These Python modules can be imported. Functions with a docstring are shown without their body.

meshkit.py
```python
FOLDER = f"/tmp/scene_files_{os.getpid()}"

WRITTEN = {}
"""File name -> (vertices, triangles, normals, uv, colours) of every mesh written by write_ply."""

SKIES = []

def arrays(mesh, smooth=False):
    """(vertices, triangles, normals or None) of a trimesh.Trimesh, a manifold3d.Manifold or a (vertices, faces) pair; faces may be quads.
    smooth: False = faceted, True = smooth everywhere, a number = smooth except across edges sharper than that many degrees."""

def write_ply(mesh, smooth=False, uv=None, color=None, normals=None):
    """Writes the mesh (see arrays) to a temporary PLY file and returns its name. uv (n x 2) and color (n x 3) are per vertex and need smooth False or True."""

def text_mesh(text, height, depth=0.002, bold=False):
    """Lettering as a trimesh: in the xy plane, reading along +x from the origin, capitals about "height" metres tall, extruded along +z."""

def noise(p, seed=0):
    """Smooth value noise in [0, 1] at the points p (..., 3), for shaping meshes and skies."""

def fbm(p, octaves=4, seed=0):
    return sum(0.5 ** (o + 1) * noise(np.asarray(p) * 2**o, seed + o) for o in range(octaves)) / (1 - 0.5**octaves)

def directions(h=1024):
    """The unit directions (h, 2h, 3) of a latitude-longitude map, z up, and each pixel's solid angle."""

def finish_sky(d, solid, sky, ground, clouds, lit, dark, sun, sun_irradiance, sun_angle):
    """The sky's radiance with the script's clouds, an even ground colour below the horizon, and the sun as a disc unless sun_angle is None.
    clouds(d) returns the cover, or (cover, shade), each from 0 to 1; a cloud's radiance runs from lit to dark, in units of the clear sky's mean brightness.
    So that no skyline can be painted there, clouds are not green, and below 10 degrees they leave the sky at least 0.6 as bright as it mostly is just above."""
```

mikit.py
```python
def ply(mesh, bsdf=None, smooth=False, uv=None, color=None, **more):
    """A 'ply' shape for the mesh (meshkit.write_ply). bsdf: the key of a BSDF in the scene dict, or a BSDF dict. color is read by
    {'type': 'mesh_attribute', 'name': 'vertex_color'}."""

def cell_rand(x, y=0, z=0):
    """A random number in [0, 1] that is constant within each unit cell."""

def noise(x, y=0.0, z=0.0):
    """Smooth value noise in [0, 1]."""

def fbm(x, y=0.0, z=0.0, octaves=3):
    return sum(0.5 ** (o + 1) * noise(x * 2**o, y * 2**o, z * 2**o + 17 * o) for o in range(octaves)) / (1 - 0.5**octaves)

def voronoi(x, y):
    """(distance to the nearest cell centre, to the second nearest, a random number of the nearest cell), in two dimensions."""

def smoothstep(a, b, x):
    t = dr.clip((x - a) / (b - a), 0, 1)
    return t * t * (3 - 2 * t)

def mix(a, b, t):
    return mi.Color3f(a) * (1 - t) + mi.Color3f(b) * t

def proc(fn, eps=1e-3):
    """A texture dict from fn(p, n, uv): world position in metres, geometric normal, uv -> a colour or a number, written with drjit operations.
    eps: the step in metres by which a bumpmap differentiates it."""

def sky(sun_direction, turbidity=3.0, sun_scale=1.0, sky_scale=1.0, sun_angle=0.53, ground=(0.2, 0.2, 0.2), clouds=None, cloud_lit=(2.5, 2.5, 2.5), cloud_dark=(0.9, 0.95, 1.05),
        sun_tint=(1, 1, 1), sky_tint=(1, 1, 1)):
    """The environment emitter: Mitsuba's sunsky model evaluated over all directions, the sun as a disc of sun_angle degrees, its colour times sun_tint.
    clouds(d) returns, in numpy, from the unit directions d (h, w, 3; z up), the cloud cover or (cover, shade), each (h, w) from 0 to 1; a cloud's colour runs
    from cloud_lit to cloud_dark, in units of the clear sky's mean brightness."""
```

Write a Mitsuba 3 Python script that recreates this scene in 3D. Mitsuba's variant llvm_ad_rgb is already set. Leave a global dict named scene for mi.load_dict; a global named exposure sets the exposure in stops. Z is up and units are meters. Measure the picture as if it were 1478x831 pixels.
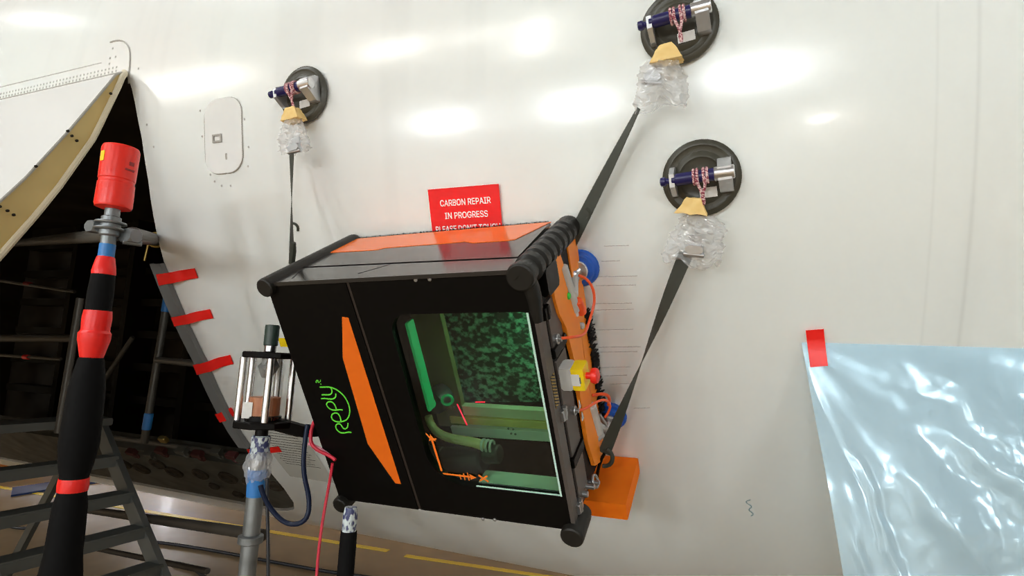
import math, random
import numpy as np, trimesh, mitsuba as mi, mikit, meshkit
import drjit as dr
import manifold3d as m3
from shapely.geometry import Polygon, LineString, box as sbox
random.seed(7); rng = np.random.default_rng(7)
scene, labels = {}, {}

# ------------------------------------------------------------------ camera, light, exposure
W, H, FOC = 1478, 831, 828.68
YAW, PITCH, ROLL = -0.39846, 0.13120, -0.04927
CAM = np.array([0, 0, 1.55])
cy_, sy_, cp_, sp_ = math.cos(YAW), math.sin(YAW), math.cos(PITCH), math.sin(PITCH)
_f = np.array([sy_ * cp_, cy_ * cp_, sp_]); _r = np.array([cy_, -sy_, 0]); _d = np.cross(_f, _r)
_r, _d = _r * math.cos(ROLL) + _d * math.sin(ROLL), -_r * math.sin(ROLL) + _d * math.cos(ROLL)
RC = np.array([_r, _d, _f])
T = mi.ScalarTransform4f
scene['camera'] = {'type': 'perspective', 'fov': math.degrees(2 * math.atan(W / 2 / FOC)), 'fov_axis': 'x', 'near_clip': 0.02, 'far_clip': 300.0,
                   'to_world': T().look_at(origin=CAM.tolist(), target=(CAM + _f).tolist(), up=(-_d).tolist())}
exposure = 0.46
L_WINDOW, L_DOOR, L_CEIL = 15.0, 24.0, 2.0

# ------------------------------------------------------------------ materials
def C(*v): return {'type': 'rgb', 'value': list(v)}
def proc(fn, eps=1e-3): return mikit.proc(fn, eps)
def two(b): return {'type': 'twosided', 'bsdf': b}
def pr(col, rough=.5, metallic=0., spec=.5, coat=0., **k):
    return two({'type': 'principled', 'base_color': C(*col) if isinstance(col, (tuple, list)) else col, 'roughness': rough, 'metallic': metallic,
                'specular': spec, 'clearcoat': coat, 'clearcoat_gloss': .95, **k})
def mat(name, b): scene[name] = b
def fus_col(p, n, uv):
    x, y, z = p.x, p.y, p.z
    streak = mikit.fbm(x * 7.0, z * .8, 3.0, 4)
    soft = mikit.fbm(x * .9, z * .9 + y * .7, 1.0, 3)
    low = mikit.smoothstep(.55, .8, streak) * .05
    c = mikit.mix((.80, .845, .83), (.785, .79, .775), mikit.smoothstep(.35, .7, soft))
    seam = dr.exp(-dr.square((x - .43) / .004)) * .08 + dr.exp(-dr.square((x - .36) / .003)) * .05
    return c * (1 - low - seam)
mat('fuselage_white', two({'type': 'principled', 'base_color': proc(fus_col), 'roughness': .19, 'specular': .5, 'clearcoat': 1.0, 'clearcoat_gloss': .985}))
mat('white_paint', pr((.8, .81, .8), .15, coat=.4))
mat('seam_grey', pr((.38, .37, .34), .5))
def primer(p, n, uv):
    k = mikit.fbm(p.x * 9, p.y * 9, p.z * 9, 3)
    return mikit.mix((.50, .37, .13), (.62, .47, .19), k)
mat('primer_yellow', pr(proc(primer), .45))
mat('door_rim', pr((.66, .60, .44), .4))
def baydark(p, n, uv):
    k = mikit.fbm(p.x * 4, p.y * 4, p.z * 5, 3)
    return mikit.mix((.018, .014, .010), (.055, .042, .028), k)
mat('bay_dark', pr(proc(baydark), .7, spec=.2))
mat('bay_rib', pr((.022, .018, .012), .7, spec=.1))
def sill(p, n, uv):
    k = mikit.fbm(p.x * 12, p.y * 12, p.z * 12, 3)
    return mikit.mix((.025, .025, .021), (.075, .075, .062), k)
mat('sill_grey', pr(proc(sill), .5))
mat('rubber_grey', pr((.16, .165, .165), .65, spec=.3))
mat('red_tape', pr((.90, .016, .012), .35))
mat('red_cap', pr((.90, .022, .008), .32, coat=.2))
mat('clip_red', pr((.05, .010, .010), .5))
mat('red_dark', pr((.30, .015, .015), .5))
mat('blue_tape', pr((.03, .20, .55), .4))
mat('foam_black', pr((.004, .004, .0045), .7, spec=.12))
mat('black_plastic', pr((.0035, .003, .0026), .36, spec=.13))
mat('black_matte', pr((.008, .0075, .0075), .6, spec=.2))
mat('black_rubber', pr((.013, .012, .010), .45, spec=.35))
mat('lid_gloss', two({'type': 'roughplastic', 'diffuse_reflectance': C(.02, .018, .017), 'alpha': .035, 'int_ior': 1.75}))
mat('lid_orange', two({'type': 'roughplastic', 'diffuse_reflectance': C(.90, .16, .012), 'alpha': .05, 'int_ior': 1.42}))
mat('orange', pr((.86, .16, .006), .45))
def orange_foam(p, n, uv):
    return mikit.mix((.90, .155, .004), (.97, .23, .01), mikit.fbm(p.x * 25, p.y * 25, p.z * 25, 3))
mat('orange_foam', pr(proc(orange_foam), .7, spec=.2))
mat('orange_glow', pr((.95, .22, .02), .5))
mat('logo_green', pr((.16, .85, .06), .4))
mat('seam_brown', pr((.03, .022, .017), .4))
mat('grey_panel', pr((.085, .072, .064), .42))
mat('grey_light', pr((.55, .55, .53), .4))
mat('yellow', pr((.90, .66, .01), .35))
mat('blue_rubber', pr((.01, .10, .52), .4))
mat('handle_blue', pr((.012, .010, .085), .3))
mat('disc_black', pr((.05, .048, .034), .38, spec=.5))
mat('alu', pr((.72, .72, .73), .25, metallic=1.))
mat('alu_dull', pr((.62, .63, .65), .4, metallic=.8))
mat('ladder_alu', pr((.13, .14, .135), .45, metallic=.6))
mat('steel', pr((.50, .51, .52), .3, metallic=.9))
mat('galv', two({'type': 'principled', 'base_color': proc(lambda p, n, uv: mikit.mix((.17, .185, .19), (.30, .32, .33), mikit.fbm(p.x * 30, p.y * 30, p.z * 30, 2))), 'roughness': .42, 'metallic': .75, 'specular': .5}))
mat('bar_dark', pr((.05, .043, .035), .5, metallic=.3))
mat('tube_dark', pr((.085, .08, .07), .45, metallic=.4))
mat('chrome', two({'type': 'roughconductor', 'material': 'Al', 'alpha': .16}))
mat('strap_black', pr((.045, .05, .04), .55, spec=.35))
mat('foam_yellow', pr(proc(lambda p, n, uv: mikit.mix((.80, .55, .20), (.88, .66, .30), mikit.fbm(p.x * 80, p.y * 80, p.z * 80, 2))), .8, spec=.2))
mat('rope', pr(proc(lambda p, n, uv: mikit.mix((.30, .06, .09), (.75, .55, .55), mikit.smoothstep(.35, .65, mikit.noise(p.x * 330 + p.z * 250, p.y * 330, p.z * 330)))), .7))
mat('white_label', pr((.72, .72, .70), .5))
mat('sign_red', pr((.85, .008, .012), .28))
mat('sign_white', pr((.88, .86, .85), .4))
mat('paper', pr((.56, .57, .53), .6))
mat('ink', pr((.16, .16, .15), .6))
mat('pencil', pr((.48, .47, .45), .6))
mat('ink_blue', pr((.10, .22, .28), .5))
mat('cable_black', pr((.012, .013, .018), .4))
mat('cable_navy', pr((.006, .012, .035), .35, spec=.2))
mat('cable_red', pr((.62, .02, .05), .4))
mat('cable_pink', pr((.75, .30, .38), .4))
mat('tube_orange', pr((.92, .12, .03), .3))
mat('copper', pr(proc(lambda p, n, uv: mikit.mix((.45, .14, .055), (.56, .22, .10), mikit.noise(p.x * 120, p.y * 120, 0))), .5))
mat('knob_green', pr((.028, .05, .04), .4))
mat('wrap_blue', pr(proc(lambda p, n, uv: mikit.mix((.05, .06, .16), (.62, .70, .72), mikit.smoothstep(.4, .6, mikit.fbm(p.x * 140, p.y * 140, p.z * 70, 2)))), .3))
mat('brass', pr((.62, .42, .12), .3, metallic=.9))
mat('green_led', pr((.05, .62, .06), .3))
mat('mesh_brown', pr(proc(lambda p, n, uv: mikit.mix((.30, .19, .05), (.03, .025, .02), mikit.smoothstep(.35, .65, .5 + .5 * dr.sin(p.x * 300 + p.z * 900)))), .5))
def mottled(p, n, uv):
    k = mikit.fbm(p.x * 75, p.y * 75, p.z * 75, 4)
    return mikit.mix((.006, .028, .018), (.15, .42, .27), mikit.smoothstep(.40, .72, k))
mat('interior_mottled', pr(proc(mottled), .45))
mat('interior_olive', pr((.17, .165, .06), .5))
mat('interior_green', pr((.03, .60, .28), .35))
mat('interior_beige', pr((.66, .66, .46), .5))
mat('interior_white', pr((.72, .76, .70), .4))
mat('beam_yellow', pr((.72, .60, .20), .5))
mat('deflector_grey', pr((.30, .31, .30), .35, metallic=.3))
mat('orange_frame', pr((.96, .27, .015), .45))
mat('hose_beige', pr((.62, .50, .26), .5))
mat('motor_dark', pr((.03, .032, .03), .4, metallic=.3))
mat('glass_tint', {'type': 'thindielectric', 'int_ior': 1.5, 'specular_transmittance': C(.42, .62, .46), 'specular_reflectance': C(.7, .7, .7)})
mat('glass_edge', pr((.60, .86, .76), .15, coat=.5))
mat('clear_glass', {'type': 'thindielectric', 'int_ior': 1.49, 'specular_transmittance': C(.93, .94, .94)})
def crinkle(p, n, uv): return mikit.fbm(p.x * 110, p.y * 110, p.z * 110, 3) * .006
mat('bubble_clear', {'type': 'blendbsdf', 'weight': .24, 'a': {'type': 'thindielectric', 'int_ior': 1.5},
                     'b': two({'type': 'principled', 'base_color': C(.86, .88, .90), 'roughness': .06, 'specular': 1.0, 'clearcoat': 1.})})
mat('film', {'type': 'blendbsdf', 'weight': .36,
    'a': {'type': 'blendbsdf', 'weight': .62, 'a': {'type': 'thindielectric', 'int_ior': 1.5, 'specular_transmittance': C(.86, .95, 1.)},
          'b': {'type': 'principledthin', 'base_color': C(.62, .84, 1.0), 'roughness': .3, 'diff_trans': .7, 'spec_trans': .0, 'eta': 1.5}},
    'b': two({'type': 'principled', 'base_color': C(.62, .86, 1.0), 'roughness': .2, 'metallic': .35, 'specular': .8})})
def floorc(p, n, uv):
    k = mikit.fbm(p.x * .6, p.y * .6, 0, 4); g = mikit.fbm(p.x * 9, p.y * 9, 0, 3)
    return mikit.mix((.25, .18, .108), (.38, .285, .185), k * .7 + g * .3)
mat('floor_paint', two({'type': 'principled', 'base_color': proc(floorc), 'roughness': .4, 'specular': .3, 'clearcoat': 1.0, 'clearcoat_gloss': .99}))
mat('line_yellow', pr((.98, .74, .06), .4))
mat('wall_white', pr((.48, .505, .515), .7, spec=.2))
mat('wall_far', pr((.10, .085, .07), .7, spec=.2))
mat('ceil_grey', pr((.30, .29, .28), .7, spec=.2))
mat('lamp_body', pr((.5, .5, .5), .5))
mat('mat_blue', pr((.03, .07, .24), .5))
mat('crate_orange', pr((.60, .22, .05), .5))
mat('crate_blue', pr((.02, .06, .30), .5))

# ------------------------------------------------------------------ helpers: rays, places
def nrm(v): v = np.asarray(v, float); return v / np.linalg.norm(v)
def ray(px): return nrm(np.array([px[0] - W / 2, px[1] - H / 2, FOC]) @ RC)
def on_plane(px, n, p0): v = ray(px); return CAM + v * (((p0 - CAM) @ n) / (v @ n))
def on_x(px, x): v = ray(px); return CAM + v * ((x - CAM[0]) / v[0])
def on_y(px, y): v = ray(px); return CAM + v * ((y - CAM[1]) / v[1])
def on_z(px, z): v = ray(px); return CAM + v * ((z - CAM[2]) / v[2])
def axis_z(py, ax, ay, px0):
    px = px0
    v = ray((px, py)); hd = math.hypot(ax, ay); return CAM[2] + v[2] / math.hypot(v[0], v[1]) * hd
# machine frame
TILT, INPL = 0.52141, 0.03295
MN = np.array([0, -math.cos(TILT), -math.sin(TILT)])
_U = np.array([0, -math.sin(TILT), math.cos(TILT)]); _X = np.array([1., 0, 0])
MX = _X * math.cos(INPL) + _U * math.sin(INPL); MU = -_X * math.sin(INPL) + _U * math.cos(INPL)
MO = CAM + np.array([-.76585, 1.27, -.11667])
def M(a, b, dep): return MO + MX * a + MU * b - MN * dep
def front(px, dep=0.): q = on_plane(px, MN, MO - MN * dep) - MO; return (float(q @ MX), float(q @ MU))
def side(px, a=.35): q = on_plane(px, MX, MO + MX * a) - MO; return (float(q @ MU), float(-(q @ MN)))
def top(px, b=.348): q = on_plane(px, MU, MO + MU * b) - MO; return (float(q @ MX), float(-(q @ MN)))
# fuselage profile: arc length s (up), depression of the normal th
_B = MO - MN * .375
SS = np.linspace(-4.2, 3.2, 1481)
_k = np.where(SS > .25, 1 / 1.8, 1 / 2.45); _ds = SS[1] - SS[0]; _i0 = int(np.argmin(abs(SS)))
TH = np.concatenate([[0], np.cumsum((_k[1:] + _k[:-1]) / 2 * _ds)]); TH = TILT - (TH - TH[_i0])
def _cum(v): return np.concatenate([[0], np.cumsum((v[1:] + v[:-1]) / 2 * _ds)])
YY = _cum(-np.sin(TH)); YY += _B[1] - YY[_i0]
ZZ = _cum(np.cos(TH)); ZZ += _B[2] - ZZ[_i0]
def FS(x, s, h=0.):
    y, z, t = np.interp(s, SS, YY), np.interp(s, SS, ZZ), np.interp(s, SS, TH)
    return np.stack(np.broadcast_arrays(x, y - h * np.cos(t), z - h * np.sin(t)), -1)
def fframe(s):
    t = float(np.interp(s, SS, TH)); return np.array([1., 0, 0]), np.array([0, -math.sin(t), math.cos(t)]), np.array([0, -math.cos(t), -math.sin(t)])
def surf(px, h=0.):
    y = YY - h * np.cos(TH); z = ZZ - h * np.sin(TH) - CAM[2]; v = ray(px); g = v[2] * y / v[1] - z
    i = np.where((g[:-1] > 0) != (g[1:] > 0))[0]; k = min(i, key=lambda k: y[k]); t = g[k] / (g[k] - g[k + 1])
    yk = y[k] + (y[k + 1] - y[k]) * t
    return float(v[0] * yk / v[1]), float(SS[k] + (SS[k + 1] - SS[k]) * t)

# ------------------------------------------------------------------ helpers: meshes
def tm(v, f): return trimesh.Trimesh(np.asarray(v, float), np.asarray(f, int), process=False)
def cat(*ms): return trimesh.util.concatenate([m for m in ms if m is not None])
def put(mesh, o, ex, ey, ez):
    A = np.eye(4); A[:3, 0], A[:3, 1], A[:3, 2], A[:3, 3] = ex, ey, ez, o
    m = mesh.copy(); m.apply_transform(A); return m
def mput(mesh, a=0, b=0, dep=0): return put(mesh, M(a, b, dep), MX, MU, MN)     # local z = outward
def hullbox(sx, sy, sz, c=.004):
    c = min(c, sx / 2.01, sy / 2.01, sz / 2.01); P = []
    for i in (-1, 1):
        for j in (-1, 1):
            for k in (-1, 1):
                x, y, z = i * sx / 2, j * sy / 2, k * sz / 2
                P += [(x - i * c, y, z), (x, y - j * c, z), (x, y, z - k * c)]
    # chamfered box
    h = trimesh.convex.convex_hull(np.array(P)); return h
def mbox(a0, a1, b0, b1, d0, d1, c=.003): return mput(hullbox(a1 - a0, b1 - b0, d1 - d0, c), (a0 + a1) / 2, (b0 + b1) / 2, (d0 + d1) / 2)
def wbox(x0, x1, y0, y1, z0, z1, c=.004):
    m = hullbox(x1 - x0, y1 - y0, z1 - z0, c); m.apply_translation([(x0 + x1) / 2, (y0 + y1) / 2, (z0 + z1) / 2]); return m
def smoothpath(P, n=24):
    P = np.asarray(P, float)
    if len(P) < 3: return P
    d = np.concatenate([[0], np.cumsum(np.linalg.norm(np.diff(P, axis=0), axis=1))])
    from scipy.interpolate import CubicSpline, PchipInterpolator
    return CubicSpline(d, P)(np.linspace(0, d[-1], n))
def tube(P, r, n=12, cap=True):
    P = np.asarray(P, float); r = np.broadcast_to(r, len(P)); t = np.gradient(P, axis=0); t /= np.linalg.norm(t, axis=1, keepdims=True)
    u = np.cross(t[0], [0, 0, 1.]); u = u if np.linalg.norm(u) > .1 else np.cross(t[0], [1., 0, 0]); V = []
    for i in range(len(P)):
        u = u - t[i] * (u @ t[i]); u /= np.linalg.norm(u); w = np.cross(t[i], u); a = np.arange(n) * 2 * np.pi / n
        V.append(P[i] + r[i] * (np.cos(a)[:, None] * u + np.sin(a)[:, None] * w))
    V = np.vstack(V); F = []
    for i in range(len(P) - 1):
        for j in range(n):
            a, b = i * n + j, i * n + (j + 1) % n; F += [(a, b, b + n), (a, b + n, a + n)]
    if cap:
        c0, c1 = len(V), len(V) + 1; V = np.vstack([V, P[0], P[-1]]); e = (len(P) - 1) * n
        for j in range(n): F += [(c0, (j + 1) % n, j), (c1, e + j, e + (j + 1) % n)]
    return tm(V, F)
def lathe(pts, n=28):
    """pts: (r, z) profile from bottom to top; z axis"""
    pts = np.asarray(pts, float); a = np.arange(n) * 2 * np.pi / n; V = []; F = []
    for r, z in pts: V.append(np.stack([r * np.cos(a), r * np.sin(a), np.full(n, z)], 1))
    V = np.vstack(V); m = len(pts)
    for i in range(m - 1):
        for j in range(n):
            p, q = i * n + j, i * n + (j + 1) % n; F += [(p, q, q + n), (p, q + n, p + n)]
    if pts[0, 0] > 0: V = np.vstack([V, [0, 0, pts[0, 1]]]); c = len(V) - 1; F += [(c, (j + 1) % n, j) for j in range(n)]
    if pts[-1, 0] > 0: V = np.vstack([V, [0, 0, pts[-1, 1]]]); c = len(V) - 1; e = (m - 1) * n; F += [(c, e + j, e + (j + 1) % n) for j in range(n)]
    return tm(V, F)
def ax(dirv, hint=(0, 0, 1)):
    z = nrm(dirv); h = np.array(hint, float); h = h if abs(nrm(h) @ z) < .95 else np.array([1., 0, 0])
    x = nrm(np.cross(h, z)); return x, np.cross(z, x), z
def lput(pts, o, dirv, n=28): return put(lathe(pts, n), o, *ax(dirv))
def rod(p, q, r, n=14, c=.15):
    p, q = np.asarray(p, float), np.asarray(q, float); L = np.linalg.norm(q - p); c = min(r * c, L / 4)
    return lput([(r - c, 0), (r, c), (r, L - c), (r - c, L)], p, q - p, n)
def ex(poly, h): return trimesh.creation.extrude_polygon(Polygon(poly) if not hasattr(poly, 'area') else poly, h, engine='earcut')
def mslab(poly, d0, d1): return mput(ex(poly, d1 - d0), 0, 0, d1)                  # front-plane outline (a,b), from depth d0 to d1
def topslab(poly, b0, b1): return put(ex(poly, b1 - b0), M(0, b0, 0), MX, -MN, MU)  # outline (a,dep); mirrored frame is right handed? fixed below
def fix(m):
    m.fix_normals(); return m
def sideslab(poly, a0, a1): return put(ex(poly, a1 - a0), M(a0, 0, 0), MU, -MN, MX)
def ribbon(p, q, w, ang0, ang1, thick=.0016, n=28, sag=None, wd=None):
    p, q = np.asarray(p, float), np.asarray(q, float); x, y, z = ax(q - p); V, F = [], []
    fc = nrm(np.cross(z, nrm((p + q) / 2 - CAM))); a_face = math.atan2(fc @ y, fc @ x); ang0, ang1 = ang0 + a_face, ang1 + a_face   # 0 = broad side to the room
    for i in range(n):
        t = i / (n - 1); a = ang0 + (ang1 - ang0) * t; c = p + (q - p) * t + (sag * 4 * t * (1 - t) if sag is not None else 0)
        d = x * math.cos(a) + y * math.sin(a); e = np.cross(z, d); ww = w
        for sgn, se in ((-1, -1), (1, -1), (1, 1), (-1, 1)): V.append(c + d * sgn * ww / 2 + e * se * thick / 2)
    for i in range(n - 1):
        for j in range(4):
            a, b = i * 4 + j, i * 4 + (j + 1) % 4; F += [(a, b, b + 4), (a, b + 4, a + 4)]
    e = (n - 1) * 4; F += [(0, 2, 1), (0, 3, 2), (e, e + 1, e + 2), (e, e + 2, e + 3)]
    return tm(V, F)
def stroke2d(pts, w): return LineString(pts).buffer(w / 2, quad_segs=4)
def sheet(P00, fn, nu, nv):
    V = np.array([fn(i / (nu - 1), j / (nv - 1)) for i in range(nu) for j in range(nv)]); F = []
    for i in range(nu - 1):
        for j in range(nv - 1):
            a = i * nv + j; F += [(a, a + nv, a + nv + 1), (a, a + nv + 1, a + 1)]
    return tm(V, F)
def grid(P):
    nu, nv = P.shape[:2]; i, j = np.meshgrid(np.arange(nu - 1), np.arange(nv - 1), indexing='ij'); a = (i * nv + j).ravel()
    return tm(P.reshape(-1, 3), np.vstack([np.stack([a, a + nv, a + nv + 1], 1), np.stack([a, a + nv + 1, a + 1], 1)]))

# ------------------------------------------------------------------ helpers: entries
def key_of(k):
    if k not in scene and k not in labels: return k
    i = 1
    while f'{k}_{i:03d}' in scene or f'{k}_{i:03d}' in labels: i += 1
    return f'{k}_{i:03d}'
def obj(name, mesh, m, parent=None, smooth=35, label=None, kind=None, **more):
    k = key_of((parent + '__' if parent else '') + name); scene[k] = mikit.ply(mesh, m, smooth, **more)
    d = {}
    if label: d['label'] = label
    if kind: d['kind'] = kind
    if d: labels[k] = d
    return k
def thing(name, label, category, group=None):
    k = key_of(name); labels[k] = {'label': label, 'category': category}
    if group: labels[k]['group'] = group
    return k
def one(name, mesh, m, label, category, group=None, smooth=35):
    k = obj(name, mesh, m, smooth=smooth); labels[k] = {'label': label, 'category': category}
    if group: labels[k]['group'] = group
    return k
def struct(name, mesh, m, smooth=False, **more):
    return obj(name, mesh, m, smooth=smooth, kind='structure', **more)

# ================================================================== the hangar
X0, X1, Y0, Y1, ZC = -46., 24., -20., 20., 18.
struct('floor', wbox(X0, X1, Y0, Y1, -.2, 0, 0.01), 'floor_paint')
struct('ceiling', wbox(X0, X1, Y0, Y1, ZC, ZC + .2, .01), 'ceil_grey')
struct('wall_left', wbox(X0 - .2, X0, Y0, Y1, 0, ZC, .01), 'wall_far')
struct('wall_right', wbox(X1, X1 + .2, Y0, Y1, 0, ZC, .01), 'wall_white')
struct('wall_back', wbox(X0, X1, Y0 - .2, Y0, 0, ZC, .01), 'wall_white')
struct('wall_front', wbox(X0, X1, Y1, Y1 + .2, 0, ZC, .01), 'wall_far')
def emit_panel(name, c, nrml, w, h, L, parent=None):
    z = nrm(nrml); x, y, z = ax(z); v = [c + x * w / 2 * i + y * h / 2 * j for i, j in ((-1, -1), (1, -1), (1, 1), (-1, 1))]
    k = key_of((parent + '__' if parent else '') + name)
    scene[k] = mikit.ply(tm(v, [(0, 1, 2), (0, 2, 3)]), 'lamp_body', False, emitter={'type': 'area', 'radiance': C(*L)}); return k
def window(i, xc, zc, w, h, L, mull=3):
    k = f'window_{i}'; yb = Y0
    bars = [wbox(xc - w / 2 - .1, xc + w / 2 + .1, yb, yb + .12, zc + s * (h / 2 + .05) - .06, zc + s * (h / 2 + .05) + .06) for s in (-1, 1)]
    for j in range(mull + 1):
        xx = xc - w / 2 + w * j / mull; bars.append(wbox(xx - .06, xx + .06, yb, yb + .12, zc - h / 2, zc + h / 2))
    scene[k + '__frame'] = mikit.ply(cat(*bars), 'lamp_body', False); labels[k] = {'kind': 'structure'}
    emit_panel('pane', np.array([xc, yb + .04, zc]), (0, 1, 0), w, h, L, k)
wl = lambda s, c=(.94, .995, 1.01): tuple(s * v for v in c)
window(1, -12.2, 3.7, 2.3, 2.0, wl(L_DOOR), 2)
window(2, -6.2, 3.6, 2.2, 2.2, wl(L_DOOR), 2)
window(3, .1, 4.4, 2.3, 1.9, wl(L_DOOR * 1.5), 2)
window(8, 13.0, 4.2, 5.0, 3.4, wl(L_DOOR * .6), 3)
window(4, -8.3, 11.6, 1.3, 4.2, wl(L_WINDOW, (1, .98, .9)), 1)
window(5, -30.2, 14.5, 9.0, 2.8, wl(L_WINDOW, (1, .96, .86)), 6)
window(6, -15.6, 13.4, 3.2, 2.3, wl(L_WINDOW, (1, .97, .88)), 3)
window(7, -11.2, 13.0, 2.4, 1.3, wl(L_WINDOW * .6, (1, .97, .88)), 3)
for i, (lx, ly) in enumerate([(-11, -7.5), (-16, -6.5), (2, -12), (14, -12), (-26, -4), (-10, -4), (2, -4), (14, -4)]):
    lt = thing('ceiling_lamp', 'long ceiling lamp of the hangar above and behind the viewer, out of the frame', 'lamp', 'ceiling lamps of the hangar')
    obj('housing', wbox(lx - 1.6, lx + 1.6, ly - .45, ly + .45, ZC - .25, ZC, .03), 'lamp_body', lt)
    emit_panel('diffuser', np.array([lx, ly, ZC - .26]), (0, 0, -1), 3.0, .8, wl(58 if i < 2 else L_CEIL * 4), lt)
for i, lx in enumerate((-34, -22, -10, 2)):
    lt = thing('ceiling_lamp', 'long ceiling lamp on the far side of the aircraft, out of the frame', 'lamp', 'ceiling lamps beyond the aircraft')
    obj('housing', wbox(lx - 1.6, lx + 1.6, 11.5, 12.4, ZC - .25, ZC, .03), 'lamp_body', lt)
    emit_panel('diffuser', np.array([lx, 11.95, ZC - .26]), (0, 0, -1), 3.0, .8, wl(400, (1, .96, .88)), lt)
# small work light standing on the floor behind the viewer
wlt = thing('work_light', 'small round work light standing on the floor behind the viewer, out of the frame', 'lamp')
wc = np.array([1.55, -13., .55])
obj('lamp_head', lput([(.05, -.2), (.2, -.12), (.25, 0), (.23, .01), (.22, -.02)], wc, (0, 1, .05)), 'black_plastic', wlt)
k = key_of(wlt + '__lens'); scene[k] = mikit.ply(put(trimesh.creation.cylinder(.21, .01, sections=24), wc + np.array([0, .01, 0]), *ax((0, 1, .05))), 'lamp_body', False, emitter={'type': 'area', 'radiance': C(60, 58, 54)})
obj('stand', cat(rod(wc - [0, .1, .02], [1.55, -13.1, .02], .02), wbox(1.3, 1.8, -13.2, -12.9, 0, .03)), 'black_plastic', wlt)

# lamps low on the far side, mirrored in the floor under the belly
for px, w_, h_ in (((240, 735), .55, 1.5), ((118, 752), .45, 1.3), ((2, 770), .5, 1.3)):
    P = on_z(px, 0.); d = P - CAM; d[2] = -d[2]; t_ = (15.5 - P[1]) / d[1]; q = P + d * t_
    lt = thing('wall_lamp', 'upright light box standing beyond the aircraft, seen only as a glint in the floor', 'lamp', 'light boxes beyond the aircraft')
    obj('housing', wbox(q[0] - w_ / 2 - .08, q[0] + w_ / 2 + .08, q[1] + .01, q[1] + .2, 0, q[2] + h_ / 2 + .1), 'lamp_body', lt)
    emit_panel('diffuser', q, (0, -1, 0), w_, h_, wl(55, (.95, .95, 1)), lt)

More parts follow.
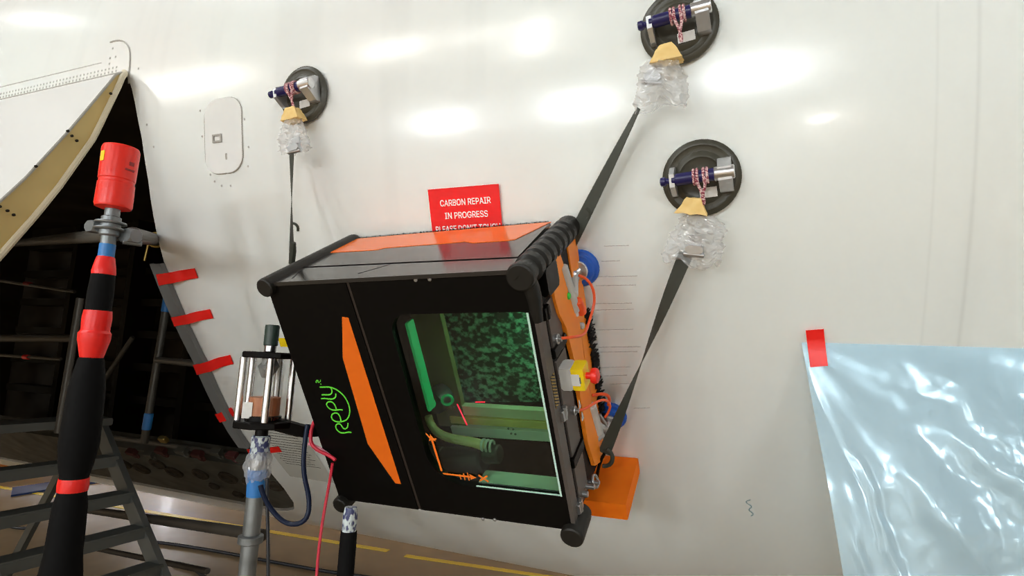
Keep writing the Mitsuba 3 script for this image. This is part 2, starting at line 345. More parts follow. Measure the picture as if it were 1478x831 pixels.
# yellow line on the floor
def floorline(p, q, w, name, m, label, category, group=None, hgt=.004):
    a, b = on_z(p, 0.), on_z(q, 0.); d = nrm(b - a); n = np.array([-d[1], d[0], 0]) * w / 2; v = np.array([a - n, b - n, b + n, a + n]); v[:, 2] = hgt
    lo = v.copy(); lo[:, 2] = .0005
    return one(name, trimesh.convex.convex_hull(np.vstack([v, lo])), m, label, category, group)
floorline((-60, 693), (560, 795), .06, 'floor_marking', 'line_yellow', 'long yellow line painted on the brown floor, left of its gap', 'floor marking')
floorline((585, 802), (830, 838), .055, 'floor_marking', 'line_yellow', 'short end of the yellow floor line, right of its gap', 'floor marking')
# ================================================================== the aircraft
AC = thing('aircraft', 'white glossy aircraft fuselage whose curved belly fills the picture, with an open bay at left', 'aircraft')
bs = np.array([1.012, .98, .93, .874, .738, .583, .40, .285, .105, -.136, -.502, -.683, -.944, -1.1, -1.225, -1.30, -1.34])
bx = np.array([-2.215, -2.178, -2.150, -2.127, -2.084, -2.062, -2.058, -2.054, -2.028, -2.0, -2.022, -2.024, -2.05, -2.10, -2.184, -2.30, -2.45])
def bay_x(s): return np.interp(-s, -bs, bx)
XA, XB = -16., 12.; BL = -6.5; BT, BBm = 1.012, -1.34
def strip(s0, s1, x0f, x1f, ns, nx, h=0.):
    s = np.linspace(s0, s1, ns); u = np.linspace(0, 1, nx)
    a, b = x0f(s), x1f(s); X = a[:, None] + (b - a)[:, None] * u[None]
    return grid(FS(X, np.broadcast_to(s[:, None], X.shape), h))
cst = lambda v: (lambda s: np.full_like(s, v))
sk = cat(strip(BT, 3.1, cst(XA), cst(XB), 60, 12), strip(BBm, BT, bay_x, cst(XB), 110, 12), strip(BBm, BT, cst(XA), cst(BL), 40, 4), strip(-4.1, BBm, cst(XA), cst(XB), 80, 12))
sk.merge_vertices()
obj('skin', sk, 'fuselage_white', AC, smooth=True)
# rim of the bay: the thickness of the skin
rs = np.concatenate([np.linspace(1.012, -1.34, 90)]); hh = np.linspace(0, -.035, 3)
rim = grid(np.stack([FS(bay_x(rs), rs, h) for h in hh], 1))
xs_ = np.linspace(-2.45, BL, 20); rim2 = grid(np.stack([FS(xs_, np.full_like(xs_, BBm), h) for h in hh], 1))
obj('bay_rim', cat(rim, rim2), 'seam_grey', AC)
# the bay behind: a dark closed shell that follows the skin at its edges
def shell():
    zt, zb = FS(0, 1.06)[2], FS(0, -1.40)[2]; yb = 3.3; ms = []
    s = np.linspace(-1.40, 1.06, 40); prof = FS(np.zeros_like(s), s, -.04)
    for xw in (-1.93, BL - .05):
        V = [(xw, p[1], p[2]) for p in prof] + [(xw, yb, p[2]) for p in prof]; n = len(prof)
        F = [(i, i + 1, n + i + 1) for i in range(n - 1)] + [(i, n + i + 1, n + i) for i in range(n - 1)]; ms.append(tm(V, F))
    for z, y0 in ((prof[-1][2], prof[-1][1]), (prof[0][2], prof[0][1])):
        ms.append(tm([(-1.93, y0, z), (BL - .05, y0, z), (BL - .05, yb, z), (-1.93, yb, z)], [(0, 1, 2), (0, 2, 3)]))
    ms.append(tm([(-1.93, yb, prof[0][2]), (BL - .05, yb, prof[0][2]), (BL - .05, yb, prof[-1][2]), (-1.93, yb, prof[-1][2])], [(0, 1, 2), (0, 2, 3)]))
    return cat(*ms)
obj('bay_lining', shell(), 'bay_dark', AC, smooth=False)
for i in range(6):                                                     # stringers on the bay's rear wall
    z = FS(0, .85)[2] - i * .26
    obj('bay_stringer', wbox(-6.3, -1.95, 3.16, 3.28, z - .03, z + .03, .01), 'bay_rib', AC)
for i in range(5):
    xx = -2.4 - i * .75
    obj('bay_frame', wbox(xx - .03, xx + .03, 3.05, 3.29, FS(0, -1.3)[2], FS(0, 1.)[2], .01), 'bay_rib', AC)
# sill beam along the lower edge
ss_ = np.linspace(-1.33, -.80, 14)
def sill_mesh():
    xr = lambda s: np.minimum(bay_x(s) - .012, -2.03); a = strip(-1.33, -.80, cst(-6.4), xr, 24, 12, -.012); b = strip(-1.33, -.80, cst(-6.4), xr, 24, 12, -.10)
    b.faces = b.faces[:, ::-1]; up = grid(np.stack([FS(np.linspace(-6.4, -2.05, 20), -.80, h) for h in (-.012, -.10)], 1))
    return cat(a, b, up)
SB = obj('sill_beam', sill_mesh(), 'sill_grey', AC)
def surfdisc(x, s, h, rx, ry, th, ang=0., n=18):
    e1, e2, e3 = fframe(s); m = lathe([(1, 0), (1, .7), (.86, 1), (.6, 1), (.55, .35)], n); m.apply_scale([rx, ry, th]); m.apply_transform(trimesh.transformations.rotation_matrix(ang, [0, 0, 1])); return put(m, FS(x, s, h), e1, e2, e3)
for i, (px, rr) in enumerate([((398, 700), .04), ((360, 694), .035), ((330, 688), .05), ((290, 683), .045), ((252, 680), .05), ((228, 668), .045), ((205, 675), .05), ((180, 668), .045), ((310, 700), .03), ((345, 712), .032)]):
    x, s = surf(px, -.012); obj('lightening_hole', surfdisc(x, s, -.012, rr * 1.25, rr, .014, .5), 'bay_dark', SB)
p0, p1 = FS(-5.5, -.74, -.03), FS(-2.06, -.74, -.03)
obj('sill_rail', rod(p0, p1, .014), 'tube_dark', SB)
for i, px in enumerate([(190, 652), (215, 655), (232, 650), (262, 650), (285, 655), (312, 652), (335, 657), (350, 662)]):
    x, s = surf(px, 0.); e1, e2, e3 = fframe(s)
    obj('sill_clip', cat(put(hullbox(.06, .025, .03, .006), FS(x, s, 0.), e1, e2, e3), put(trimesh.creation.torus(.02, .006, 14, 8), FS(x, s - .03, 0.), e1, e2, e3)), 'clip_red' if i % 2 == 0 else 'sill_grey', SB)
x, s = surf((236, 634), 0.); e1, e2, e3 = fframe(s)
obj('sill_bracket', put(hullbox(.045, .03, .02, .006), FS(x, s, 0.), e1, e2, e3), 'brass', SB, label='small yellow bracket on the sill')
# rubber seal strip taped along the bay's edge
sl = np.linspace(.275, -.60, 50)
def seal():
    xr = bay_x(sl) + .004; P = np.stack([FS(xr - .062, sl, .002), FS(xr - .060, sl, .02), FS(xr - .003, sl, .02), FS(xr, sl, .002)], 1); return grid(P)
one('seal_strip', seal(), 'rubber_grey', 'grey foam seal strip taped along the edge of the dark bay', 'seal strip', smooth=False)
def tapepatch(corners, h=.004, thick=.0012, n=10, curl=0.):
    c = [np.array(surf(p, h)) for p in corners]                         # tl, tr, br, bl
    u, v = np.meshgrid(np.linspace(0, 1, n), np.linspace(0, 1, 5), indexing='ij')
    xs = (1 - v) * ((1 - u) * c[0][0] + u * c[1][0]) + v * ((1 - u) * c[3][0] + u * c[2][0]); s_ = (1 - v) * ((1 - u) * c[0][1] + u * c[1][1]) + v * ((1 - u) * c[3][1] + u * c[2][1])
    hmap = h + .0022 * np.sin(u * 9 + v * 3) * u * (1 - u) * 4 + np.where(u < .45, .019, .019 * np.clip((.62 - u) / .17, 0, 1)) * curl
    a = grid(FS(xs, s_, hmap + thick)); b = grid(FS(xs, s_, hmap)); b.faces = b.faces[:, ::-1]
    return cat(a, b)
for i, (cs, cu, lab) in enumerate([
    ([(232, 394), (281, 387), (286, 401), (236, 410)], 1, 'topmost of the red tape strips holding the grey seal strip'),
    ([(253, 455), (303, 446), (308, 459), (258, 468)], 1, 'second red tape strip from the top on the grey seal strip'),
    ([(284, 523), (332, 512), (337, 525), (290, 537)], 1, 'third red tape strip from the top on the grey seal strip'),
    ([(315, 593), (334, 588), (340, 600), (322, 605)], 1, 'short red tape strip half hidden behind the glass canister'),
    ([(356, 648), (402, 644), (407, 652), (360, 656)], 0, 'red tape strip passing behind the pole under the canister')]):
    one('red_tape_strip', tapepatch(cs, .004, curl=cu), 'red_tape', lab, 'tape', 'red tape strips on the seal')
# access panel with its groove, latch and keyhole
def panel_outline(x0, x1, s0, s1, r, n=8):
    P = []
    for cx, cs, a0 in ((x1 - r, s1 - r, 0), (x0 + r, s1 - r, 90), (x0 + r, s0 + r, 180), (x1 - r, s0 + r, 270)):
        for k_ in range(n + 1):
            a = math.radians(a0 + 90 * k_ / n); P.append((cx + r * math.cos(a), cs + r * math.sin(a)))
    return P
def groove(P, r, h=.0, closed=True):
    q = P + P[:1] if closed else P; return tube(np.array([FS(a, b, h) for a, b in q]), r, 6, cap=not closed)
PO = panel_outline(-1.757, -1.583, .577, .832, .06)
AP = obj('access_panel', put(ex([(a + 1.67, b - .705) for a, b in PO], .004), FS(-1.67, .705, -.0015), *fframe(.705)), 'white_paint', AC, label='rounded white access panel left of the nearest suction handle')
obj('panel_gap', groove(PO, .0028, .0015), 'seam_grey', AP)
x, s = surf((315, 200)); e = fframe(s)
def ring2(w, h, t): return ex(sbox(-w / 2, -h / 2, w / 2, h / 2).difference(sbox(-w / 2 + t, -h / 2 + t, w / 2 - t, h / 2 - t)), .005)
obj('latch', put(ring2(.042, .028, .006), FS(x, s, .002), *e), 'seam_grey', AP)
x, s = surf((328, 226)); obj('keyhole', put(hullbox(.008, .022, .004, .002), FS(x, s, .003), *fframe(s)), 'seam_grey', AP)
x, s = surf((316, 166)); obj('stencil_mark', put(cat(*[wbox(-.02 + i * .012, -.012 + i * .012, -.004, .004, 0, .001, .0003) for i in range(4)]), FS(x, s, .0025), *fframe(s)), 'pencil', AP)
for i, px in enumerate([(289, 160), (353, 172), (292, 197), (359, 212), (297, 226), (304, 252), (358, 240), (310, 262), (333, 268), (320, 268), (200, 99), (212, 180), (222, 212)]):
    x, s = surf(px); obj('fastener', surfdisc(x, s, -.0005, .0042, .0042, .0015, n=8), 'pencil', AC)
# hinge line: double row of rivets and the slotted plate at its end
def rivets():
    ms = []
    for i in range(110):
        x = -2.26 - i * .022
        for ds in (.012, .028): ms.append(surfdisc(x, 1.012 + ds, -.0004, .0042, .0042, .0016, n=6))
    return cat(*ms)
obj('rivet_row', rivets(), 'seam_grey', AC, kind='stuff')
obj('hinge_gap', tube(np.array([FS(x, 1.012, .001) for x in np.linspace(-2.2, -6.4, 12)]), .004, 6), 'seam_grey', AC)
obj('lap_seam', tube(np.array([FS(x, 1.075, .0005) for x in np.linspace(-2.36, -6.4, 12)]), .0018, 6), 'pencil', AC)
HP = [(-2.33, 1.158), (-2.30, 1.159), (-2.245, 1.145), (-2.205, 1.11), (-2.185, 1.06), (-2.178, 1.0), (-2.172, .96)]
obj('hinge_plate_gap', groove([tuple(p) for p in smoothpath(np.array(HP), 24)], .0035, .001, False), 'seam_grey', AC)
for px in [(163, 70), (167, 82), (159, 84), (158, 92)]:
    x, s = surf(px); obj('fastener', surfdisc(x, s, -.0005, .005, .005, .0016, n=8), 'seam_grey', AC)
x, s = surf((411, 494)); obj('yellow_sticker', put(hullbox(.05, .035, .001, .0003), FS(x, s, .001), *fframe(s)), 'yellow', AC, label='small yellow sticker behind the canister knob')
# pencil lines beside the machine, a hand-written mark, streak lines
for i, (y_, xa, xb) in enumerate([(354, 872, 908), (376, 868, 895), (398, 862, 920), (411, 860, 918), (437, 856, 912), (446, 856, 915), (475, 855, 914), (500, 858, 925), (507, 862, 920), (529, 868, 910), (553, 880, 915), (588, 915, 938), (541, 872, 905)]):
    (x0, s0), (x1, s1) = surf((xa, y_ + 1)), surf((xb, y_))
    obj('pencil_line', tube(np.array([FS(x0, s0, .0002), FS((x0 + x1) / 2, (s0 + s1) / 2, .0002), FS(x1, s1, .0002)]), .0009, 4), 'pencil', AC)
mk = [(1083, 721), (1080, 727), (1085, 731), (1081, 735), (1085, 739), (1084, 744)]
obj('pen_mark', tube(smoothpath(np.array([FS(*surf(p), .0004) for p in mk]), 20), .0012, 5), 'ink_blue', AC)
# bay door hanging open from the hinge line
dz = np.array([1.03, .975, .712, .51, .393, .238, -.1, -.5, -.8]); dyi = np.array([1.328, 1.283, 1.214, 1.131, 1.075, .995, .80, .52, .28])
dyo = np.array([1.322, 1.255, 1.133, 1.030, .960, .868, .655, .37, .13]); 
def door_pt(u, side_):
    z = np.interp(u, np.linspace(0, 1, 9), dz); y = np.interp(u, np.linspace(0, 1, 9), dyi if side_ == 'i' else dyo); return y, z + CAM[2]
uu = np.linspace(0, 1, 60); yi, zi = door_pt(uu, 'i'); yo, zo = door_pt(uu, 'o')
xd = np.interp(uu, [0, .06, .14, 1], [-2.205, -2.165, -2.135, -2.12])
GD = obj('bay_door', grid(np.stack([np.stack([np.full(60, -6.4), yo, zo], 1), np.stack([xd, yo, zo], 1)], 1)), 'white_paint', AC, label='white bay door hanging open from the row of rivets', smooth=False)
obj('door_edge', grid(np.stack([np.stack([xd, yo, zo], 1), np.stack([xd, yi, zi], 1)], 1)), 'primer_yellow', GD, label='yellow primed end face of the bay door')
obj('door_inner', grid(np.stack([np.stack([xd, yi, zi], 1), np.stack([np.full(60, -6.4), yi, zi], 1)], 1)), 'primer_yellow', GD)
wy, wz = (yi * .88 + yo * .12), (zi * .88 + zo * .12)
obj('door_seal', cat(tube(np.stack([xd + .003, yi - .006, zi], 1), .010, 8), tube(np.stack([xd + .001, wy, wz], 1), .003, 6)), 'door_rim', GD)
obj('door_corner_bead', tube(np.stack([xd, yo, zo], 1), .0045, 6), 'seam_grey', GD)
for px in [(98, 189), (104, 196), (111, 203), (0, 298), (11, 304), (20, 310), (52, 240), (160, 135)]:
    q = on_x(px, -2.119); obj('door_fastener', rod(q - [.004, 0, 0], q + [.003, 0, 0], .0045, 8), 'bay_rib', GD)
# ---- tubes inside and in front of the bay
def htube(name, P, r, m, label, group='tubes inside the bay', cat_='tube'):
    return one(name, tube(np.array(P), r, 12), m, label, cat_, group)
JP = (-1.63, 1.0)                                                            # jack pole
def jz(py, px): return axis_z(py, *JP, px)
pc = np.array([*JP, jz(331, 158)])
t1 = thing('scaffold_tube', 'dull scaffold tube running left from the clamp below the red cap', 'tube')
obj('pipe', rod(pc + [-.06, .05, 0], on_y((22, 351), 2.0), .021), 'tube_dark', t1)
t1 = thing('scaffold_tube', 'short scaffold tube running right from the clamp into the bay, a brass tag on it', 'tube')
q1 = on_y((246, 350), 2.05); q0 = pc + [-.01, .07, 0.]; obj('pipe', rod(q0, q1, .024), 'tube_dark', t1)
qq = q0 + (q1 - q0) * .47
obj('tag_clip', cat(put(trimesh.creation.torus(.027, .006, 16, 8), qq, *ax(q1 - q0)), rod(qq + [-.01, -.02, .0], qq + [-.015, -.025, -.09], .005)), 'brass', t1)
t1 = thing('thin_rod', 'thin rod with one dark red band, uppermost in the dark bay at left', 'rod')
a, b = on_y((-20, 402), 1.9), on_y((108, 421), 1.9); obj('rod_body', rod(a, b, .009), 'tube_dark', t1); d_ = nrm(b - a); q = on_y((40, 409.5), 1.9); obj('red_band', rod(q - d_ * .028, q + d_ * .028, .012), 'red_dark', t1)
t1 = thing('thin_rod', 'thin rod with a bright red band, just under the thick bar at left', 'rod')
a, b = on_y((-20, 511), 1.9), on_y((88, 518), 1.9); obj('rod_body', rod(a, b, .009), 'tube_dark', t1); d_ = nrm(b - a); q = on_y((38, 515), 1.9); obj('red_band', rod(q - d_ * .022, q + d_ * .022, .013), 'red_tape', t1)
one('thick_bar', rod(on_y((-20, 488), 1.9), on_y((118, 488), 1.9), .021), 'tube_dark', 'thick grey bar lying across the left of the bay between two thin rods', 'bar')
one('slanted_tube', rod(on_y((116, 430), 1.35), on_y((84, 625), 1.35), .013), 'tube_dark', 'grey tube standing close along the left of the foam padded pole', 'tube')
one('slanted_tube', rod(on_y((192, 486), 2.0), on_y((148, 552), 2.0), .012), 'tube_dark', 'short slanted tube in the dark right of the foam padded pole', 'tube')
one('cross_tube', rod(on_y((226, 519), 1.95), on_y((300, 526), 1.78), .016), 'tube_dark', 'short level tube behind the grey seal strip', 'tube')
BP = on_y((240, 432), 1.95); bz = BP[2]
bp = thing('prop_pole', 'slim grey prop pole banded with blue tape inside the bay', 'pole')
pt, pb = on_y((243, 425), 1.95), on_y((208, 640), 1.95); dd = pb - pt
obj('shaft', rod(pt, pb, .018), 'tube_dark', bp)
for f0, f1 in ((.02, .12), (.80, .91)): obj('blue_band', rod(pt + dd * f0, pt + dd * f1, .021), 'blue_tape', bp)

# ================================================================== the jack pole with the red cap
jp = thing('jack_pole', 'upright padded pole with a big red rubber cap, black foam sleeve and red tape bands', 'pole')
def jl(pts, name, m, lab=None, par=None): return obj(name, put(lathe([(r, z) for r, z in pts], 28), np.array([*JP, 0]), *np.eye(3)), m, par or jp, label=lab)
zt, zb_ = jz(214, 178), jz(302, 163)
zm = jz(263, 168)
RCAP = obj('red_cap', put(lathe([(.030, zb_), (.043, zb_ + .004), (.0455, zb_ + .012), (.0445, zm - .006), (.0425, zm - .004), (.0425, zm + .004), (.0445, zm + .006), (.046, zt - .008), (.043, zt), (.034, zt + .001), (.033, zt - .02)], 36), np.array([*JP, 0]), *np.eye(3)), 'red_cap', jp, label='red rubber cap')
zl = zm + .05
for ang, dz_, w_, h_, m_ in ((-1.62, .012, .016, .028, 'yellow'), (.12, -.0, .014, .010, 'red_dark'), (.05, -.018, .026, .005, 'red_dark')):
    n_ = np.array([math.cos(ang), math.sin(ang), 0]); obj('cap_label' if m_ == 'yellow' else 'cap_marking', put(hullbox(w_, h_, .0015, .0005), np.array([*JP, zl + dz_]) + n_ * .0455, *ax(n_)), m_, RCAP)
z3, z4, z5, z6, z7, z8, z9 = jz(352, 152), jz(373, 148), jz(398, 143), jz(448, 138), jz(516, 131), jz(690, 98), jz(709, 97)
jl([(.018, z3), (.0185, z3 + .01), (.0185, zb_ + .02)], 'steel_tube', 'galv')
obj('clamp', cat(put(lathe([(.021, -.02), (.025, -.016), (.025, -.004), (.038, -.003), (.040, 0), (.038, .003), (.025, .004), (.025, .014), (.038, .015), (.039, .018), (.037, .021), (.024, .022), (.024, .034), (.021, .036)], 28), pc, *np.eye(3)), put(hullbox(.05, .034, .036, .01), pc + np.array([.034, .036, -.012]), *np.eye(3)), put(hullbox(.04, .03, .03, .01), pc + np.array([-.034, -.02, .004]), *np.eye(3)), rod(pc + [.03, .02, -.03], pc + [.05, .06, -.03], .008)), 'galv', jp)
jl([(.0195, z4), (.0195, z3)], 'blue_band', 'blue_tape')
jl([(.027, z5), (.029, z5 + .01), (.027, (z4 + z5) / 2), (.0215, z4 + .004), (.0195, z4 + .006)], 'red_tape_wrap', 'red_tape')
jl([(.030, z6 - .01), (.031, (z5 + z6) / 2), (.028, z5 + .004)], 'foam_sleeve', 'foam_black')
zr = jz(484, 134)
jl([(.0265, z7), (.029, z7 + .01), (.033, zr - .03), (.0375, zr - .012), (.038, zr + .006), (.033, zr + .013), (.0345, z6 - .02), (.0325, z6)], 'red_tape_wrap', 'red_tape')
P_ = [(.046, 0.03), (.048, jz(831, 80)), (.0415, jz(800, 84)), (.040, jz(760, 89)), (.038, jz(730, 93)), (.0325, z9 - .004), (.032, z8 + .004), (.038, jz(672, 101)), (.0455, jz(640, 108)), (.044, jz(600, 115)), (.042, jz(560, 122)), (.035, jz(535, 127)), (.029, z7)]
jl(P_, 'foam_sleeve', 'foam_black')
jl([(.0335, z9), (.035, (z8 + z9) / 2), (.0335, z8)], 'red_tape_band', 'red_tape')
jl([(.09, 0), (.09, .012), (.05, .02), (.046, .05)], 'base_plate', 'tube_dark')

# ================================================================== ladder
ld = thing('step_ladder', 'grey aluminium step ladder standing behind the padded pole', 'ladder')
YL = 1.62; YN = 1.125
tA, tB = on_y((141, 607), YL), on_y((233, 831), YL); dirL = (tB - tA) / (tB[2] - tA[2]); base = tB + dirL * (0.02 - tB[2])
def stile(a, b, w, d, m='ladder_alu'):
    L = np.linalg.norm(b - a); z = nrm(b - a); y = np.array([0, 1., 0]); x = nrm(np.cross(y, z)); y = np.cross(z, x)
    return put(hullbox(w, d, L, .004), (a + b) / 2, x, y, z)
shift = np.array([0, YN - YL, 0])
obj('stile', stile(tA, base, .058, .026), 'ladder_alu', ld); obj('stile', stile(tA + shift, base + shift, .058, .026), 'ladder_alu', ld)
for py in (662, 714, 764, 818, 872, 926, 980):
    x_ = 150 + (py - 607) * .41; v_ = on_y((x_, py), YL); c_ = tA + dirL * (v_[2] - tA[2]); mid = c_ + shift / 2
    if mid[2] < .1: break
    obj('step', cat(put(hullbox(.075, abs(shift[1]), .022, .004), mid, *np.eye(3)), put(hullbox(.012, abs(shift[1]), .034, .003), mid + [.034, 0, -.012], *np.eye(3))), 'ladder_alu', ld)
top_ = tA + shift / 2 + [-.02, 0, -.0]
obj('top_tray', put(hullbox(.16, abs(shift[1]) + .05, .03, .006), top_, *np.eye(3)), 'ladder_alu', ld)
rb = np.array([tA[0] - .75, 0, .02])
for k_, off in enumerate((0, shift[1])):
    a = tA + [-.08, off, -.03]; b = np.array([rb[0], YL + off, .02]); obj('rear_leg', stile(a, b, .035, .022, 'ladder_alu'), 'ladder_alu', ld)
for zf in (.35, .7):
    a = tA + [-.08, 0, -.03]; q = a + (np.array([rb[0], YL, .02]) - a) * zf; obj('rear_brace', rod(q, q + shift, .010), 'ladder_alu', ld)

# ================================================================== canister on its pole
CX, CY = -1.31, 1.30
def cz(py, px): return axis_z(py, CX, CY, px)
sp = thing('support_pole', 'galvanised pole carrying the glass canister, wrapped in blue tape and film near its top', 'pole')
zc0 = cz(618, 386)
def cl(pts, name, m, par, lab=None, n=28): return obj(name, put(lathe(pts, n), np.array([CX, CY, 0]), *np.eye(3)), m, par, label=lab)
zk = cz(778, 362)
cl([(.0235, 0.01), (.0235, cz(715, 367))], 'tube', 'galv', sp)
cl([(.026, zk - .012), (.034, zk - .008), (.034, zk + .01), (.026, zk + .014)], 'collar', 'galv', sp)
cl([(.07, 0), (.07, .012), (.03, .02)], 'base_plate', 'tube_dark', sp)
cl([(.024, cz(716, 367)), (.0262, cz(690, 370)), (.0262, cz(678, 372)), (.024, cz(676, 372))], 'blue_band', 'blue_tape', sp)
cl([(.0265, cz(662, 374)), (.0275, cz(650, 375)), (.025, cz(640, 376)), (.027, cz(630, 377)), (.022, cz(628, 377))], 'silver_wrap', 'wrap_blue', sp)
cl([(.0245, cz(678, 372)), (.0255, cz(670, 373)), (.0245, cz(662, 374))], 'steel_sleeve', 'steel', sp)
cl([(.012, cz(630, 377)), (.018, cz(628, 377)), (.018, zc0 - .002)], 'neck', 'black_plastic', sp)
def crumple(c, rx, rz, seed, n=3, flat=.5, ax3=None):
    m = trimesh.creation.icosphere(n); v = m.vertices.copy(); k_ = meshkit.fbm(v * 2.4 + seed, 4, seed) - .5; r2 = np.abs(meshkit.noise(v * 5 + seed * 3, seed + 3) - .5)
    v *= (1 + k_[:, None] * flat - r2[:, None] * .35); v = v * [rx, rx, rz]; m = tm(v, m.faces)
    m.apply_translation(c) if ax3 is None else m.apply_transform(np.vstack([np.column_stack([*ax3, c]), [0, 0, 0, 1]])); return m
obj('film_wrap', crumple([CX, CY, cz(672, 373)], .038, .062, 5), 'bubble_clear', sp, smooth=False)
cn = thing('filter_canister', 'glass canister between chrome rods with a copper filter, beside the machine', 'canister')
z_t = cz(508, 390); z_b = cz(606, 384)
def oct_plate(r, z, h):
    m = lathe([(r * .96, 0), (r, .003), (r, h - .003), (r * .96, h)], 8); m.apply_transform(trimesh.transformations.rotation_matrix(math.pi / 8, [0, 0, 1])); m.apply_translation([CX, CY, z]); return m
PLT = oct_plate(.083, z_b - .020, .020); obj('base_plate', PLT, 'black_plastic', cn, smooth=20)
obj('lid', oct_plate(.078, z_t - .018, .018), 'black_plastic', cn, smooth=20)
vf, vr = np.array([.709, -.705]), np.array([.705, .709])
for kf, kr in ((.068, .004), (.0, -.068), (-.05, -.045), (-.01, .068), (-.06, .03)):
    dx, dy = vf * kf + vr * kr
    obj('rod', put(lathe([(.0098, z_b), (.0098, z_t - .018)], 18), np.array([CX + dx, CY + dy, 0]), *np.eye(3)), 'chrome', cn)
g_ = lathe([(.046, z_b), (.046, z_t - .018)], 36); g_.faces = g_.faces[: 36 * 2]; obj('glass', put(g_, np.array([CX + .004, CY, 0]), *np.eye(3)), 'clear_glass', cn)
zf_ = cz(573, 386); cl([(.043, z_b + .001), (.043, zf_)], 'filter', 'copper', cn, 'copper coloured filter element')
cl([(.05, z_b), (.05, z_b + .012), (.046, z_b + .014)], 'glass_seat', 'black_plastic', cn)
obj('deflector', cat(lput([(.006, 0), (.012, .01), (0.023, .03), (.014, .045), (.004, .05)], [CX - .015, CY, z_t - .075], (0.2, 0, 1)), lput([(.005, 0), (.013, .012), (0.023, .03), (.012, .048)], [CX + .022, CY - .01, z_t - .07], (0, 0, 1)), rod([CX, CY, z_t - .04], [CX, CY, z_t - .01], .02)), 'deflector_grey', cn)
zn = cz(499, 393); zn2 = cz(469, 395); cl([(.015, z_t), (.017, z_t + .002), (.017, zn)], 'knob_ring', 'alu', cn); cl([(.0175, zn), (.020, zn + .002), (.0205, zn2 - .004), (.0185, zn2)], 'knob', 'knob_green', cn)
obj('label_tag', put(hullbox(.028, .045, .001, .0003), np.array([CX + .03 * vf[0] - .044 * vr[0], CY + .03 * vf[1] - .044 * vr[1], z_b + .03]), *ax((vf[0] - .4 * vr[0], vf[1] - .4 * vr[1], 0))), 'white_label', cn)

# ================================================================== the repair machine
MC = thing('milling_machine', 'black and orange box shaped repair machine with a green tinted window, strapped to the fuselage', 'machine')
AL, AR, BT_, BB_ = -.372, .348, .345, -.348; DP = .345
cover = Polygon([(AL, BB_ + .01), (-.1005, BB_ + .01), (-.1215, BT_ - .002), (AL, BT_ - .002)]).buffer(0)
FC = obj('front_cover', mslab(cover, 0, .022), 'black_plastic', MC, smooth=20)
stripe = [front(p) for p in ((494, 457), (503, 458), (579, 698), (571, 697), (531, 640), (495, 516))]
obj('orange_stripe', mslab(Polygon(stripe), -.0012, .001), 'orange', FC, label='long orange stripe')
# lettering, traced as strokes in the plane of the cover
def lp(pts): return [front((420 + x / 8.31, 540 + y / 8.31)) for x, y in pts]
strokes = [[(722, 695), (660, 697), (600, 697), (560, 670), (540, 630), (555, 596), (590, 594), (615, 625), (635, 650), (665, 647), (683, 620), (685, 588)],
           [(600, 560), (592, 510), (560, 465), (515, 465), (488, 495), (500, 540), (550, 566), (610, 565), (665, 545), (700, 490), (708, 430), (690, 350), (630, 250), (560, 190), (480, 155), (420, 150), (352, 152)],
           [(480, 160), (494, 195), (485, 230), (450, 244), (375, 245)],
           [(368, 292), (440, 292), (505, 292), (535, 272), (540, 235)],
           [(618, 425), (560, 425), (500, 425), (448, 395), (430, 355), (455, 328), (500, 335), (530, 370), (545, 418)]]
LG = []
for s_ in strokes:
    q = smoothpath(np.array(lp(s_)), 40); LG.append(mslab(stroke2d(q, .0036), -.0014, .0005))
obj('lettering', cat(*LG), 'logo_green', FC, label='green hand-drawn style lettering')
s5 = [[(350, 68), (352, 92), (330, 96), (326, 74)], [(326, 74), (312, 80), (308, 98)]]; s5 = [[(x, y) for x, y in q] for q in ([(355, 66), (356, 84), (338, 96), (322, 88), (328, 72), (312, 68), (302, 84), (306, 98)],)]
obj('lettering', cat(*[mslab(stroke2d(lp(q), .0018), -.0014, .0005) for q in s5], mslab(stroke2d(lp([(358, 114), (362, 117)]), .0026), -.0014, .0005)), 'logo_green', FC)
# front door with the window opening
def rrect(x0, y0, x1, y1, rs_):
    P = []
    for (cx, cy_2, a0), r in zip(((x1, y1, 0), (x0, y1, 90), (x0, y0, 180), (x1, y0, 270)), rs_):
        ox = cx - r if cx == x1 else cx + r; oy = cy_2 - r if cy_2 == y1 else cy_2 + r
        for k_ in range(9): a = math.radians(a0 + 90 * k_ / 8); P.append((ox + r * math.cos(a), oy + r * math.sin(a)))
    return Polygon(P)
hole = rrect(-.026, -.238, .331, .252, (.012, .05, .10, .006))
doorp = Polygon([(-.0905, BB_ + .01), (AR - .004, BB_ + .01), (AR - .004, BT_ - .002), (-.1125, BT_ - .002)]).difference(hole)
FD = obj('front_door', mslab(doorp, 0.001, .022), 'black_plastic', MC, smooth=20)
gp = np.array(rrect(-.034, -.246, .337, .26, (.014, .055, .105, .008)).exterior.coords)[:-1]
gm = trimesh.creation.triangulate_polygon(Polygon(gp), engine='earcut'); GV = np.column_stack([gm[0], np.zeros(len(gm[0]))])
WG = obj('window_glass', mput(tm(GV, gm[1]), 0, 0, .012), 'glass_tint', FD, label='green tinted window')
obj('glass_edge', cat(mbox(.3295, .3345, -.236, .25, .0005, .0035, .0008), mbox(.10, .333, -.2385, -.2365, .004, .008, .0006)), 'glass_edge', FD)
for p in ((600, 404), (620, 403), (697, 749), (714, 750)): obj('screw', lput([(.0048, 0), (.0048, .002), (.003, .0035)], M(*front(p), 0.001), MN, 12), 'steel', FD)
obj('seam_strip', mslab(Polygon([(-.1005, BB_ + .01), (-.0905, BB_ + .01), (-.1125, BT_ - .002), (-.1215, BT_ - .002)]), .003, .02), 'seam_brown', MC)
